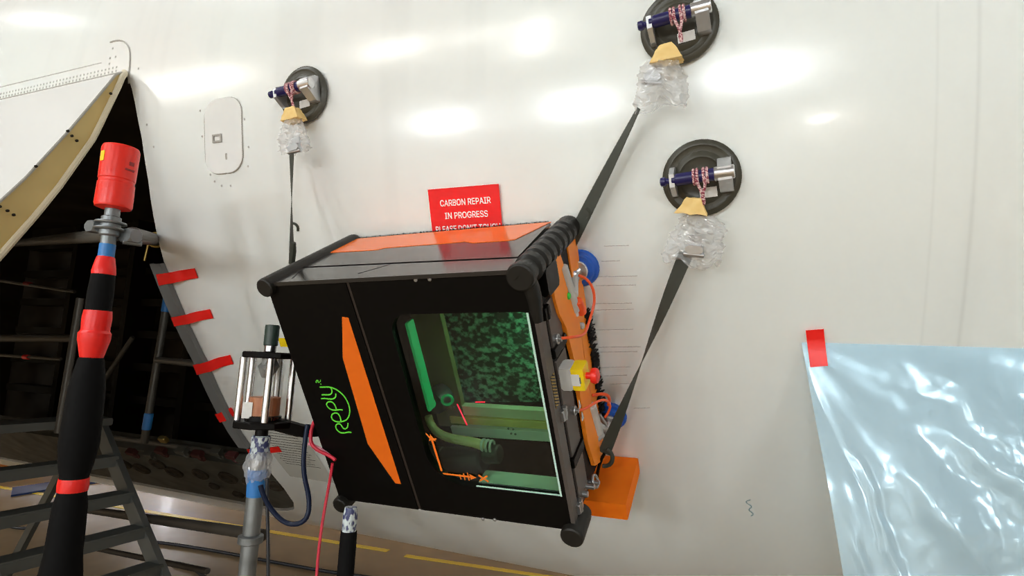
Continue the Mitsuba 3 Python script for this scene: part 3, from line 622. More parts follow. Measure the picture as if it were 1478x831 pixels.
# axis arrows printed on the window
O1, O2, O3 = front((640, 683), .009), front((621, 626), .009), front((688, 689), .009)
def arrow(p, q, wd, hd):
    p, q = np.array(p), np.array(q); d = (q - p) / np.linalg.norm(q - p); n_ = np.array([-d[1], d[0]]); h0 = q - d * hd
    return [stroke2d([p, h0], wd), Polygon([h0 + n_ * wd * 1.7 - d * hd * .2, q, h0 - n_ * wd * 1.7 - d * hd * .2, h0])]
aw = arrow((O1[0] - .003, O1[1] + .010), O2, .006, .018) + arrow(O1, O3, .005, .016)
bx_ = front((698, 690), .009); aw += [stroke2d([(bx_[0] - .011, bx_[1] - .008), (bx_[0] + .011, bx_[1] + .008)], .005), stroke2d([(bx_[0] - .011, bx_[1] + .008), (bx_[0] + .011, bx_[1] - .008)], .005)]
tp = np.array(O2); aw += [stroke2d([tp + [-.012, .000], tp + [-.001, -.016], tp + [.014, -.014]], .004)]
for k_ in range(3): aw += [stroke2d([(O1[0] + .05 + k_ * .012, O1[1] - .012), (O1[0] + .05 + k_ * .012, O1[1] + .002 + .004 * k_)], .003)]
obj('axis_arrows', cat(*[mslab(g, .0078, .0088) for g in aw]), 'orange_glow', WG, label='orange axis arrows and an X printed on the window')
# the shell: top, left, bottom, right, back
obj('left_panel', mbox(AL, AL + .012, BB_ + .01, BT_ - .01, .022, DP), 'black_plastic', MC)
obj('bottom_panel', mbox(AL + .012, AR - .012, BB_, BB_ + .014, .022, DP), 'black_plastic', MC)
obj('back_panel', mbox(AL + .012, AR - .012, BB_ + .014, BT_ - .014, DP - .012, DP), 'black_matte', MC)
gl, gr_ = (.109, .078)
L1 = [(AL + .004, -.004), (.318, -.004), (.305, gr_ - .006), (AL + .004, gl - .006)]
L2 = [(AL + .004, gl + .006), (.298, gr_ + .006), (.285, .368), (AL + .012, .368)]
LDm = obj('lid', cat(fix(topslab(Polygon(L1), .340, .350)), fix(topslab(Polygon(L2), .340, .350))), 'lid_gloss', MC, smooth=20, label='glossy dark top cover')
obj('lid_gap', fix(topslab(Polygon([(AL + .004, gl - .006), (.305, gr_ - .006), (.298, gr_ + .006), (AL + .004, gl + .006)]), .330, .345)), 'black_matte', LDm)
obj('lid_base', mbox(AL + .012, AR - .01, .325, .340, .022, DP), 'black_matte', LDm)
ob = [top(p) for p in ((471, 366), (543, 362), (556, 359), (651, 352), (671, 350), (682, 352), (729, 349), (744, 347))]
ob = ob + [(.288, .366), (AL + .014, .366)]
ob[0] = (max(ob[0][0], AL + .006), ob[0][1])
obj('lid_stripe', fix(topslab(Polygon(ob).buffer(0), .3495, .3515)), 'lid_orange', LDm, label='orange stripe across the top cover')
for p in (front((506, 404)), ): pass
x_ = M(-.155, .352, .03)
obj('lid_mark', cat(fix(topslab(stroke2d([(-.10, .028), (-.045, .085)], .003), .3495, .3506)), fix(topslab(stroke2d([(-.30, .02), (-.33, .09)], .004), .3495, .3506))), 'black_matte', LDm)
obj('rear_brush', None if False else cat(*[put(hullbox(.0012, .0012, .006 + .007 * rng.random(), .0003), M(-.36 + i * .0011 + .001 * rng.random(), .347, .372 + .006 * rng.random()), *ax(MU + MX * (rng.random() - .5) * .7 - MN * (rng.random() - .5) * .5)) for i in range(580)]), 'black_matte', MC, kind='stuff', smooth=False)
# corner bumpers
def bumper(a, b, d0, d1, r, ribs):
    L = d1 - d0; P = [(r * .84, 0), (r * .96, .003), (r, .010)]
    if ribs:
        n_ = ribs; 
        for i in range(n_):
            u0 = .05 + (L - .09) * i / n_; u1 = .05 + (L - .09) * (i + .72) / n_; u2 = .05 + (L - .09) * (i + .86) / n_
            P += [(r * .84, u0), (r * 1.02, u0 + .007), (r * 1.02, u1), (r * .84, u2)]
    P += [(r, L - .02), (r * .9, L - .006), (r * .5, L)]
    return lput(P, M(a, b, d0), -MN, 26)
obj('corner_bumper', bumper(AL + .004, BT_ - .006, -.016, .388, .0255, 0), 'black_rubber', MC)
obj('corner_bumper', bumper(AR - .012, BT_ - .010, -.016, .375, .032, 7), 'black_rubber', MC)
obj('corner_bumper', bumper(AL + .008, BB_ - .002, -.018, .07, .026, 0), 'black_rubber', MC)
obj('corner_bumper', bumper(AR - .002, BB_ + .002, -.018, .085, .030, 0), 'black_rubber', MC)
obj('corner_guard', cat(tube(smoothpath(np.array([M(AR - .02, BT_ - .005, .004), M(AR - .003, BT_ - .03, .008), M(AR + .002, BT_ - .07, .010), M(AR + .001, BT_ - .12, .012)]), 16), np.linspace(.022, .012, 16), 12)), 'black_rubber', MC)
# right side
RS = obj('side_wall', mbox(AR - .014, AR, BB_ + .012, BT_ - .03, .022, DP), 'black_matte', MC)
obj('side_post', mbox(AR - .012, AR + .006, BB_ + .02, .25, .002, .042), 'grey_panel', RS)
obj('vent_strip', mbox(AR, AR + .0075, .005, .085, .012, .036, .001), 'mesh_brown', RS)
obj('side_groove', mbox(AR - .004, AR + .002, BB_ + .02, .26, .043, .058), 'black_matte', RS)
for b0, b1 in ((.13, .245), (-.165, .10), (-.315, -.185)):
    obj('side_panel', mbox(AR - .004, AR + .007, b0, b1, .059, .135, .004), 'grey_panel', RS)
for b in (.23, -.03, -.30):
    obj('hinge_clip', cat(mbox(AR, AR + .014, b - .014, b + .014, .03, .062, .004), rodm := rod(M(AR + .012, b - .016, .046), M(AR + .012, b + .016, .046), .005)), 'steel' if b < .2 else 'black_plastic', RS)
obj('side_knob', cat(lput([(.014, 0), (.016, .004), (.016, .012), (.012, .016)], M(AR, .285, .085), MX, 16), put(trimesh.creation.torus(.016, .004, 18, 8), M(AR + .012, .275, .10), *ax(MX))), 'steel', RS)
obj('latch_block', mbox(AR, AR + .02, .262, .325, .055, .135, .008), 'black_plastic', RS)
obj('latch_block', mbox(AR, AR + .013, .112, .135, .05, .14, .004), 'black_plastic', RS)
obj('latch_block', mbox(AR, AR + .013, -.19, -.165, .05, .14, .004), 'black_plastic', RS)
# orange base frame on the right flank
def sp_(pts): return [side(p, .36) for p in pts]
pl = Polygon(sp_([(790, 379), (797, 366), (806, 362), (812, 380), (817, 410), (821, 432), (829, 430), (834, 452), (842, 515), (852, 575), (863, 630), (872, 662), (858, 672), (848, 640), (838, 580), (828, 520), (816, 472), (806, 452), (800, 430)])).buffer(0)
ORF = obj('base_frame', fix(sideslab(pl, AR + .003, AR + .014)), 'orange_frame', MC, smooth=20, label='orange base frame')
obj('back_frame', cat(mbox(AL + .02, AR - .005, BT_ - .045, BT_ - .01, DP, .372), mbox(AL + .02, AR - .005, BB_ + .02, BB_ + .06, DP, .36), mbox(AL + .02, AL + .06, BB_ + .03, BT_ - .02, DP, .365), mbox(AR - .05, AR + .004, BB_ + .03, BT_ - .02, .28, .36)), 'orange_frame', ORF)
for px in ((843, 583), (847, 600)):
    b_, d_2 = side(px, .374); tri = [(b_ - .011, d_2 - .008), (b_ + .011, d_2), (b_ - .011, d_2 + .008)]
    q = Polygon(tri); obj('warning_decal', fix(sideslab(q.difference(q.buffer(-.003)), AR + .0135, AR + .0152)), 'white_label', ORF)
# seal skirt between base frame and fuselage: dark bristles
br = []
for i in range(300):
    b = -.24 + .34 * i / 300; d0 = .345; o = M(AR - .005 + .02 * rng.random(), b, d0); dv = -MN + MX * (rng.random() * .5 - .05) + MU * (rng.random() - .5) * .8
    br.append(put(hullbox(.003, .003, .034, .0006), o, *ax(dv)))
obj('seal_bristles', cat(*br), 'black_matte', MC, kind='stuff', smooth=False)
for px, m_ in (((822, 427), 'green_led'), ((831, 436), 'white_label'), ((834, 452), 'white_label'), ((842, 470), 'grey_light')):
    b_, d_2 = side(px, .365); obj('cable_gland', lput([(.008, 0), (.009, .003), (.009, .012), (.006, .015)], M(.352, b_, d_2), MX, 12), m_, ORF)
# suction feet
def foot(px, hh_, tip, big):
    x, s = surf(px); e1, e2, e3 = fframe(s); k = key_of(MC + '__suction_foot'); o = FS(x, s, .002)
    r = big
    scene[k] = mikit.ply(put(lathe([(r * .25, .028), (r * .52, .030), (r * .54, .036), (r * .5, .040), (.012, .042), (.011, .075), (.014, .078), (.014, .09), (.006, .095)], 28), o, e1, e2, e3), 'alu', 35)
    scene[k + '__rubber_cup'] = mikit.ply(put(lathe([(r * .98, 0), (r, .004), (r * .93, .012), (r * .8, .014), (r * .82, .020), (r * .74, .027), (r * .5, .029), (r * .2, .028)], 36), o, e1, e2, e3), 'blue_rubber', 35)
    scene[k + '__stem'] = mikit.ply(cat(rod(o + e3 * .075, M(*tip), .011), lput([(.016, 0), (.018, .004), (.018, .02), (.014, .024)], o + e3 * .07, M(*tip) - o, 8), rod(o + e3 * .055 + e2 * .0, o + e3 * .055 + e2 * .045 - e1 * .02, .007)), 'steel', 35)
    return o, e1, e2, e3
o1 = foot((839, 386), 0, (.342, .17, .27), .052)
o2 = foot((882, 598), 0, (.352, -.255, .26), .048)
obj('suction_arm', cat(rod(M(.362, .285, .19), M(.362, .15, .235), .012), rod(M(.37, .20, .215), o1[0] + o1[3] * .07, .011)), 'grey_light', ORF)
obj('suction_arm', cat(rod(M(.362, -.13, .24), M(.362, -.24, .27), .014), rod(M(.364, -.2, .255), o2[0] + o2[3] * .07, .011)), 'grey_light', ORF)
obj('valve_tee', rod(o1[0] + o1[3] * .06 - o1[1] * .012, o1[0] + o1[3] * .06 - o1[1] * .055, .009), 'tube_orange', ORF)
obj('valve_tee', rod(M(.372, .18, .23), M(.372, .135, .255), .012), 'tube_orange', ORF)
obj('air_tube', tube(smoothpath(np.array([M(.36, *side((803, 489), .36)), M(.385, *side((820, 487), .385)), M(.395, .125, .235), M(.405, .165, .265), M(.395, .215, .27), M(.375, .235, .26)]), 30), .0035, 8), 'tube_orange', MC)
obj('air_tube', tube(smoothpath(np.array([M(.36, *side((828, 592), .36)), M(.385, -.085, .17), M(.40, -.10, .22), M(.405, -.15, .27), M(.385, -.19, .275)]), 30), .0035, 8), 'tube_orange', MC)
obj('air_tube', tube(smoothpath(np.array([M(.37, -.10, .24), M(.40, -.115, .27), M(.395, -.16, .29)]), 20), .0045, 8), 'tube_orange', MC)
for px in ((803, 489), (828, 592)):
    b_, d_2 = side(px, .36); obj('air_port', cat(lput([(.010, 0), (.010, .008), (.006, .012), (.006, .02)], M(AR + .005, b_, d_2), MX, 12), put(trimesh.creation.torus(.010, .0025, 16, 8), M(AR + .016, b_, d_2), *ax(MX))), 'steel', RS)
# emergency stop
eb, ed = side((815, 541), .36)
ES = obj('stop_button_box', mput(hullbox(.030, .058, .046, .006), AR + .021, eb, ed), 'grey_light', MC, label='grey and yellow emergency stop box')
obj('yellow_cover', mput(hullbox(.030, .056, .046, .004), AR + .050, eb, ed), 'yellow', ES)
obj('red_button', lput([(.008, 0), (.008, .012), (.017, .013), (.019, .02), (.017, .027), (.010, .03)], M(AR + .065, eb, ed), MX, 20), 'red_cap', ES)
obj('front_plate', mput(hullbox(.02, .03, .001, .0003), AR + .045, eb, ed - .0233), 'white_label', ES)
obj('stop_mark', mput(hullbox(.003, .016, .001, .0003), AR + .056, eb, ed - .0236), 'ink', ES)
# shackle and ring low on the right
obj('corner_fitting', cat(put(trimesh.creation.torus(.016, .004, 20, 8), M(AR + .02, -.315, .16), *ax(MX + MU * .3)), rod(M(AR - .005, -.30, .12), M(AR + .03, -.30, .12), .007), rod(M(AR + .0, -.312, .15), M(AR + .035, -.31, .15), .006), rod(M(AR, -.30, .09), M(AR + .02, -.30, .09), .008)), 'steel', MC)
# arm that holds the canister
A0, A1 = np.array([CX + .05, CY + .02, z_b - .012]), M(AL + .01, -.20, .16)
amid = on_plane((437, 622), nrm(np.cross(A1 - A0, [0, 0, 1.])), A0)
obj('canister_arm', cat(*[trimesh.convex.convex_hull(np.vstack([p + d for p in (u_, v_) for d in np.array([[i * .012, j * .012, k_ * .016] for i in (-1, 1) for j in (-1, 1) for k_ in (-1, 1)])])) for u_, v_ in ((A0, amid), (amid, A1))]), 'black_plastic', MC, smooth=20)
# interior
def ip(px, dep): return front(px, dep)
IN = obj('interior_back', mslab(Polygon([ip(p, .26) for p in ((640, 440), (790, 440), (800, 580), (655, 580))]), .26, .27), 'interior_mottled', MC, smooth=False)
obj('interior_post', mbox(*[v for v in (ip((598, 450), .22)[0], ip((640, 450), .22)[0], -.2, .30)], .2, .22), 'interior_olive', MC, label='olive post inside the window')
obj('interior_post', mbox(-.006, .001, -.035, .215, .03, .06), 'interior_green', MC, label='bright green strip at the left of the window')
def bar(p0, p1, dep, t, m, name='gantry_beam', dd=.02):
    a0, b0 = ip(p0, dep); a1, b1 = ip(p1, dep); return obj(name, mput(put(hullbox(abs(a1 - a0), t, dd, .002), [0, 0, 0], *(lambda a: (np.array([math.cos(a), math.sin(a), 0]), np.array([-math.sin(a), math.cos(a), 0]), np.array([0, 0, 1.])))(math.atan2(b1 - b0, a1 - a0))), (a0 + a1) / 2, (b0 + b1) / 2, dep + dd / 2), m, MC)
bar((650, 591), (815, 602), .20, .030, 'interior_beige')
bar((650, 606), (815, 616), .195, .022, 'beam_yellow')
gb = bar((652, 622), (818, 632), .19, .030, 'interior_white')
for px in ((734, 618), (741, 619), (738, 625), (744, 626)): obj('bolt_hole', lput([(.003, 0), (.003, .003)], M(*ip(px, .189), .1895), MN, 10), 'ink', gb)
obj('interior_floor', mbox(.09, .33, -.262, -.25, .035, .085), 'interior_white', MC)
sc_ = M(*ip((632, 576), .12), .12)
SPI = obj('spindle_head', lput([(.02, -.03), (.034, -.028), (.038, 0), (.034, .02), (.02, .024)], sc_, MN - MX * .2, 24), 'motor_dark', MC)
for px in ((621, 581), (645, 578)): obj('spindle_ring', put(trimesh.creation.torus(.014, .004, 20, 8), M(*ip(px, .085), .088), *ax(MN + MX * (.5 if px[0] > 630 else -.3))), 'interior_green', SPI)
obj('spindle_hose', tube(smoothpath(np.array([M(*ip(p, d_2), d_2) for p, d_2 in (((618, 600), .12), ((630, 622), .11), ((660, 634), .10), ((700, 644), .10))]), 20), np.linspace(.011, .014, 20), 12), 'hose_beige', MC)
obj('spindle_motor', cat(rod(M(*ip((640, 665), .10), .10), M(*ip((700, 662), .10), .10), .038, 24), rod(M(*ip((700, 655), .10), .10), M(*ip((722, 655), .10), .10), .026, 20), rod(M(*ip((600, 655), .10), .10), M(*ip((640, 660), .10), .10), .03, 20)), 'motor_dark', MC)
for i in range(3): obj('motor_rib', put(trimesh.creation.torus(.015, .0035, 18, 8), M(*ip((698 + 6 * i, 642 + i), .098), .098), *ax(MX)), 'grey_light', MC)
def laser(p, q, dep, w):
    a, b = M(*ip(p, dep), dep), M(*ip(q, dep), dep); k_ = key_of(MC + '__laser_line'); scene[k_] = mikit.ply(rod(a, b, w, 8), 'red_tape', 35, emitter={'type': 'area', 'radiance': C(3.2, .02, .12)}); labels[k_] = {'label': 'red laser line inside the window'}
laser((660, 583), (674, 613), .17, .0018); laser((686, 580), (700, 580), .17, .0014)
k_ = key_of(MC + '__interior_lamp'); scene[k_] = mikit.ply(mbox(.312, .322, .0, .25, .215, .245), 'lamp_body', False, emitter={'type': 'area', 'radiance': C(13, 24, 17)})
# ================================================================== support under the machine
q = M(AL + .02, BB_ - .03, .09); SX, SY = on_y((506, 738), 1.36)[0], 1.36
pr2 = thing('prop_pole', 'black wrapped prop pole under the left lower corner of the machine', 'pole')
def sl_(pts, name, m, lab=None): return obj(name, put(lathe(pts, 24), np.array([SX, SY, 0]), *np.eye(3)), m, pr2, label=lab)
za, zb2 = axis_z(738, SX, SY, 506), axis_z(766, SX, SY, 504)
sl_([(.019, zb2 - .004), (.020, za - .01), (.016, za + .012)], 'patterned_wrap', 'wrap_blue', 'blue and white patterned film wrap')
sl_([(.024, .02), (.0225, zb2 - .02), (.0215, zb2)], 'black_sleeve', 'foam_black')
sl_([(.07, 0), (.07, .012), (.03, .02)], 'base_plate', 'tube_dark')

# orange block behind the lower right corner
c0, c1, c2, c3 = on_plane((843, 722), MN, M(0, 0, .20)), on_plane((903, 728), MN, M(0, 0, .20)), on_plane((910, 752), MN, M(0, 0, .20)), on_plane((847, 742), MN, M(0, 0, .20))
l0, l1, l2, l3 = [((p - MO) @ MX, (p - MO) @ MU) for p in (c0, c1, c2, c3)]
bl_b1 = (l0[1] + l1[1]) / 2; bl_b0 = (l2[1] + l3[1]) / 2; bl_a1 = l1[0]
one('foam_block', mbox(.26, bl_a1, bl_b0, bl_b1, .20, .405, .003), 'orange_foam', 'orange foam block wedged behind the lower right corner of the machine', 'foam block', smooth=20)

# ================================================================== sign and notice
sx0, sx1 = -.8705, -.6445; st = .4655; shh = .166; scn = st - shh / 2; e1, e2, e3 = fframe(scn)
SG = thing('warning_sign', 'red sign with white capitals on the fuselage behind the machine', 'sign')
SO = FS((sx0 + sx1) / 2, scn, .006)
obj('plate', put(hullbox(sx1 - sx0, shh, .0016, .0004), SO, e1, e2, e3), 'sign_red', SG, smooth=False)
for txt, dy_ in (('CARBON REPAIR', .0405), ('IN PROGRESS', .0035), ("PLEASE DON'T TOUCH", -.0345)):
    tx = meshkit.text_mesh(txt, .0175 if len(txt) < 16 else .0172, .0008, bold=True); w_ = tx.bounds[1][0] - tx.bounds[0][0]
    tx.apply_scale([{'CARBON REPAIR': .162, 'IN PROGRESS': .138}.get(txt, .208) / w_, 1, 1]); tx.apply_translation([-(tx.bounds[0][0] + tx.bounds[1][0]) / 2 + .004, dy_ - .0085, .0006])
    obj('lettering', put(tx, SO, e1, e2, e3), 'sign_white', SG, smooth=False)
NT = thing('paper_notice', 'pale notice sheet with fine lines of print behind the pole of the canister', 'notice')
nx0, nx1, ns0, ns1 = -1.92, -1.66, -.80, -.415
def curved(x0, x1, s0, s1, h): 
    s = np.linspace(s0, s1, 12); return strip(s0, s1, cst(x0), cst(x1), 12, 3, h)
obj('sheet', curved(nx0, nx1, ns0, ns1, .003), 'paper', NT, smooth=True)
for i in range(15):
    s_ = ns1 - .045 - i * .0165; x0 = nx0 + .03 + .006 * (i % 3); x1 = nx1 - .02 - .05 * rng.random()
    obj('text_line', curved(x0, x1, s_ - .002, s_ + .002, .0038), 'ink', NT, smooth=True)
obj('heading', curved(nx0 + .03, nx0 + .10, ns1 - .03, ns1 - .02, .0038), 'red_dark', NT, smooth=True)

# ================================================================== suction handles with rope, foam, bubble wrap, strap
def handle(x, s, rot, lab):
    e1, e2, e3 = fframe(s); c, sn = math.cos(rot), math.sin(rot); e1, e2 = e1 * c + e2 * sn, -e1 * sn + e2 * c
    o = FS(x, s, .003); R = .0915; P = lambda m: put(m, o, e1, e2, e3)
    H_ = thing('suction_handle', lab + ', a black rubber cup with a blue grip on the fuselage', 'suction cup', 'black suction handles on the fuselage')
    obj('rubber_disc', P(lathe([(R * .97, 0), (R, .004), (R, .010), (R * .93, .015), (R * .86, .0165), (R * .80, .0135), (R * .70, .014), (R * .62, .020), (R * .55, .022), (R * .48, .018), (R * .30, .017), (0.0, .017)], 48)), 'disc_black', H_)
    def br_(a, w_, hgt, up, dn, name):
        prof_ = [(-dn, 0), (up, 0), (up * .95, .02), (.018, hgt), (-.012, hgt), (-dn * .95, .02)]
        m = ex(prof_, w_); m.apply_translation([0, 0, -w_ / 2]); A = np.eye(4); A[:3, :3] = np.array([[0, 0, 1], [1, 0, 0], [0, 1, 0]]); m.apply_transform(A); m.apply_translation([a, 0, .015]); return P(m)
    obj('bracket', br_(-.062, .012, .052, .036, .036, 'l'), 'alu_dull', H_, smooth=20)
    BK = obj('bracket', br_(.056, .030, .056, .040, .042, 'r'), 'alu_dull', H_, smooth=20)
    obj('bracket_cap', P(put(lathe([(.014, -.024), (.0165, -.022), (.0165, .020), (.013, .022)], 22), [.056, .004, .058], [0, 1, 0], [0, 0, 1], [1, 0, 0])), 'alu', BK)
    obj('grip', P(put(lathe([(.0125, -.055), (.0145, -.05), (.0145, .038), (.0135, .042)], 22), [0, .004, .058], [0, 1, 0], [0, 0, 1], [1, 0, 0])), 'handle_blue', H_)
    obj('plunger', P(put(lathe([(.006, -.090), (.0105, -.088), (.011, -.078), (.007, -.074), (.006, -.065), (.011, -.062), (.011, -.055)], 18), [0, .004, .058], [0, 1, 0], [0, 0, 1], [1, 0, 0])), 'handle_blue', H_)
    obj('info_label', P(put(hullbox(.040, .024, .001, .0003), [.014, -.036, .0228], *np.eye(3))), 'white_label', H_)
    rp = []
    for a_ in (-.012, -.004, .010, .018): rp.append(P(put(trimesh.creation.torus(.0172, .0032, 20, 8), [a_, .004, .058], [0, 1, 0], [0, 0, 1], [1, 0, 0])))
    for a_ in (-.006, .010): rp.append(P(tube(smoothpath(np.array([(a_, .002, .075), (a_ * .8 + .003, -.02, .072), (.004, -.04, .066), (.004, -.062, .06)]), 12), .0035, 8)))
    one('rope', cat(*rp), 'rope', 'red and white cord on the ' + lab, 'rope', 'cords on the suction handles')
    return o, e1, e2, e3
def dress(H_, px_foam, foam_h, tilt, px_wrap, wr, buckle, strap, w, angs, lab, tail, seed, sg=None):
    o, e1, e2, e3 = H_
    c_, s_ = math.cos(tilt), math.sin(tilt); f1, f2 = e1 * c_ + e2 * s_, -e1 * s_ + e2 * c_
    pf = on_plane(px_foam, e3, o + e3 * .058); pw = on_plane(px_wrap, e3, o + e3 * .058)
    # foam: a wedge, narrow at the top
    fm = trimesh.convex.convex_hull(np.array([[i * wx, yy, k_ * wz] for yy, wx, wz in ((foam_h / 2, .014, .012), (foam_h / 2 - .012, .022, .016), (-foam_h / 2, .036, .022)) for i in (-1, 1) for k_ in (-1, 1)]))
    fm = fm.subdivide().subdivide().subdivide(); v = fm.vertices; fm.vertices = v + (meshkit.noise(v * 60 + seed, seed)[:, None] - .5) * .006 * np.sign(v)
    one('foam_pad', put(fm, pf, f1, f2, e3), 'foam_yellow', 'yellow foam pad under the ' + lab, 'foam pad', 'yellow foam pads')
    # bubble wrap: crumpled bag with bubbles
    n1, n2 = 56, 88; u = np.linspace(0, 1, n1); a = np.linspace(0, 2 * np.pi, n2, endpoint=False); V = []
    for i in range(n1):
        rr = np.interp(u[i], [0, .15, .6, 1.], [.024, .036, .042, .046]); yy = wr[1] * (.5 - u[i])
        x = rr * wr[0] * np.cos(a); z = rr * .62 * np.sin(a); p = np.stack([x, np.full(n2, yy), z], 1)
        dirp = np.stack([np.cos(a), 0 * a, np.sin(a)], 1); q_ = p * 26 + seed * 7
        k_ = (meshkit.fbm(q_, 4, seed) - .5) * .038 * (0.35 + u[i]) - np.abs(meshkit.noise(p * 70 + seed, seed + 1) - .5) * .016
        bb = np.maximum(0, np.sin(a * 11 + i * .55)) * np.maximum(0, np.sin(yy * 330)); p = p + dirp * (k_ + bb * .0055)[:, None]; p[:, 1] += (meshkit.noise(np.stack([np.cos(a) * 2, np.sin(a) * 2, a * 0 + seed], 1), seed + 2) - .5) * .03 * u[i]
        V.append(p)
    P = np.array(V); P = np.concatenate([P, P[:, :1]], 1); bw = grid(P)
    bk = thing('bubble_wrap', 'clear crumpled bubble wrap under the ' + lab, 'bubble wrap', 'bubble wrap bundles'); 
    obj('wrap', put(bw, pw, f1, f2, e3), 'bubble_clear', bk, smooth=False)
    sg_p, sg_q = strap
    ST = thing('strap', 'black strap from the ' + lab + ' to the machine', 'strap', 'black lashing straps')
    obj('webbing', ribbon(sg_p, sg_q, w, *angs, n=40, sag=sg), 'strap_black', ST, smooth=30)
    pb_ = on_plane(buckle[0], e3, o + e3 * (.062 if seed == 8 else .085)); bc, bs_ = math.cos(buckle[1]), math.sin(buckle[1]); g1, g2 = e1 * bc + e2 * bs_, -e1 * bs_ + e2 * bc
    obj('buckle', cat(put(hullbox(.040, .020, .016, .007), pb_, g1, g2, e3), put(hullbox(.030, .026, .006, .002), pb_ + g2 * .02 - e3 * .008, g1, g2, e3), rod(pb_ - g1 * .024 - g2 * .012, pb_ + g1 * .024 - g2 * .012, .006)), 'steel', ST)
    dn_ = nrm(sg_q - sg_p)
    if tail is not None:
        t0, t1 = tail; obj('strap_tail', tube(smoothpath(np.array([t0, t0 + (t1 - t0) * .35 + MX * .008, t1]), 12), .004, 6), 'strap_black', ST)
    return ST
h1 = handle(*surf((438, 137), .012), .10, 'leftmost suction handle')
h2 = handle(*surf((980, 38), .012), .12, 'uppermost suction handle')
h3 = handle(*surf((1012, 257), .012), .08, 'lowest suction handle')
E_ = lambda hnd, px: on_plane(px, hnd[3], hnd[0] + hnd[3] * .058)
s1q = on_plane((421, 374), MN, M(0, 0, .165))
S1 = dress(h1, (423, 165), .042, 0, (424, 194), (1.1, .10), ((425, 213), 0.0), (E_(h1, (421, 217)), s1q), .020, (.85, 2.35), 'leftmost suction handle', (on_plane((423, 322), MN, M(0, 0, .165)), on_plane((430, 333), MN, M(0, 0, .165))), 3)
obj('strap_end', tube(np.array([on_plane((424, 350), MN, M(0, 0, .165)), on_plane((423, 362), MN, M(0, 0, .165)), on_plane((421, 380), MN, M(0, 0, .165))]), np.array([.006, .009, .0085]), 8), 'strap_black', S1)
s2q = M(AR - .012, BT_ + .01, .365)
S2 = dress(h2, (962, 78), .042, -.05, (955, 120), (1.35, .115), ((942, 112), -.3), (E_(h2, (922, 156)), on_plane((823, 352), MN, M(0, 0, .35))), .034, (1.33, .1), 'uppermost suction handle', (on_plane((846, 300), MN, M(0, 0, .33)), on_plane((848, 316), MN, M(0, 0, .33))), 8)
S3 = dress(h3, (1000, 297), .036, -.25, (1006, 345), (1.45, .115), ((1002, 360), -.2), (E_(h3, (990, 366)), on_plane((872, 654), MN, M(0, 0, .26))), .034, (.1, 3.0), 'lowest suction handle', None, 12)
hk = [(872, 655), (866, 668), (862, 690), (858, 702), (850, 703), (846, 694), (850, 682)]
obj('hook', tube(smoothpath(np.array([on_plane(p, MN, M(0, 0, .25)) for p in hk]), 28), .0045, 8), 'black_plastic', S3)
hk2 = [(876, 648), (884, 660), (880, 670), (870, 672)]
obj('hook_loop', tube(smoothpath(np.array([on_plane(p, MN, M(0, 0, .255)) for p in hk2]), 18), .006, 8), 'strap_black', S3)

# ================================================================== cables
cb = [(444, 612), (439, 650), (440, 690), (446, 722), (440, 750), (420, 756), (396, 740), (384, 722), (376, 700)]
cbd = np.linspace(1.30, 1.22, len(cb))
one('black_cable', tube(smoothpath(np.array([on_y(p, y_) for p, y_ in zip(cb, cbd)]), 50), .0065, 10), 'cable_navy', 'dark blue cable hanging in a loop under the canister arm', 'cable')
cb = [(460, 600), (452, 612), (450, 640), (470, 655), (484, 664)]
one('red_hose', tube(smoothpath(np.array([on_y(p, 1.34) for p in cb]), 30), .005, 8), 'cable_red', 'short red hose looping beside the canister arm', 'hose')
one('pink_hose', tube(smoothpath(np.array([on_y(p, 1.35) for p in [(446, 640), (462, 648), (476, 658)]]), 20), .0055, 8), 'cable_pink', 'short pink hose below the canister arm', 'hose')
a_ = on_y((480, 668), 1.36); cb = [a_, on_y((473, 710), 1.36), on_y((463, 770), 1.34), on_y((457, 831), 1.32)]; cb.append(np.array([cb[-1][0], cb[-1][1], .01]))
one('red_cable', tube(smoothpath(np.array(cb), 40), .0042, 8), 'cable_red', 'thin red cable hanging from the machine to the floor', 'cable')
cb = [on_y((386, 690), 1.25), on_y((386, 740), 1.25), on_y((387, 790), 1.25), on_y((387, 831), 1.25)]; cb.append(np.array([cb[-1][0], 1.25, .01]))
one('black_cable', tube(smoothpath(np.array(cb), 40), .0045, 8), 'cable_black', 'thin black cable hanging straight down in front of the canister pole', 'cable')
for i, (p, q, m_, lab) in enumerate((((205, 780), (560, 836), 'cable_black', 'thin dark cable lying across the brown floor below the yellow line'), ((-30, 752), (42, 762), 'cable_black', 'thin dark cable lying on the floor at the left edge'), ((252, 812), (330, 845), 'cable_black', 'short dark cable on the floor near the bottom edge'))):
    a, b = on_z(p, .012), on_z(q, .012); one('floor_cable', tube(smoothpath(np.array([a, a * .66 + b * .34 + [0, .02, 0], a * .33 + b * .67 - [0, .02, 0], b]), 20), .012, 8), m_, lab, 'cable')
# scaffold bars low at left
a, b = on_y((-40, 706), 2.2), on_y((362, 779), CY + .03)
one('scaffold_bar', rod(on_y((96, 731), 2.15), np.array([CX, CY + .045, zk]), .017), 'bar_dark', 'dark scaffold bar running from the collar of the canister pole to the left', 'bar')
one('scaffold_bar', cat(rod(on_y((108, 785), 2.05), on_y((300, 824), 1.8), .012)), 'bar_dark', 'brown scaffold bar low behind the ladder', 'bar')
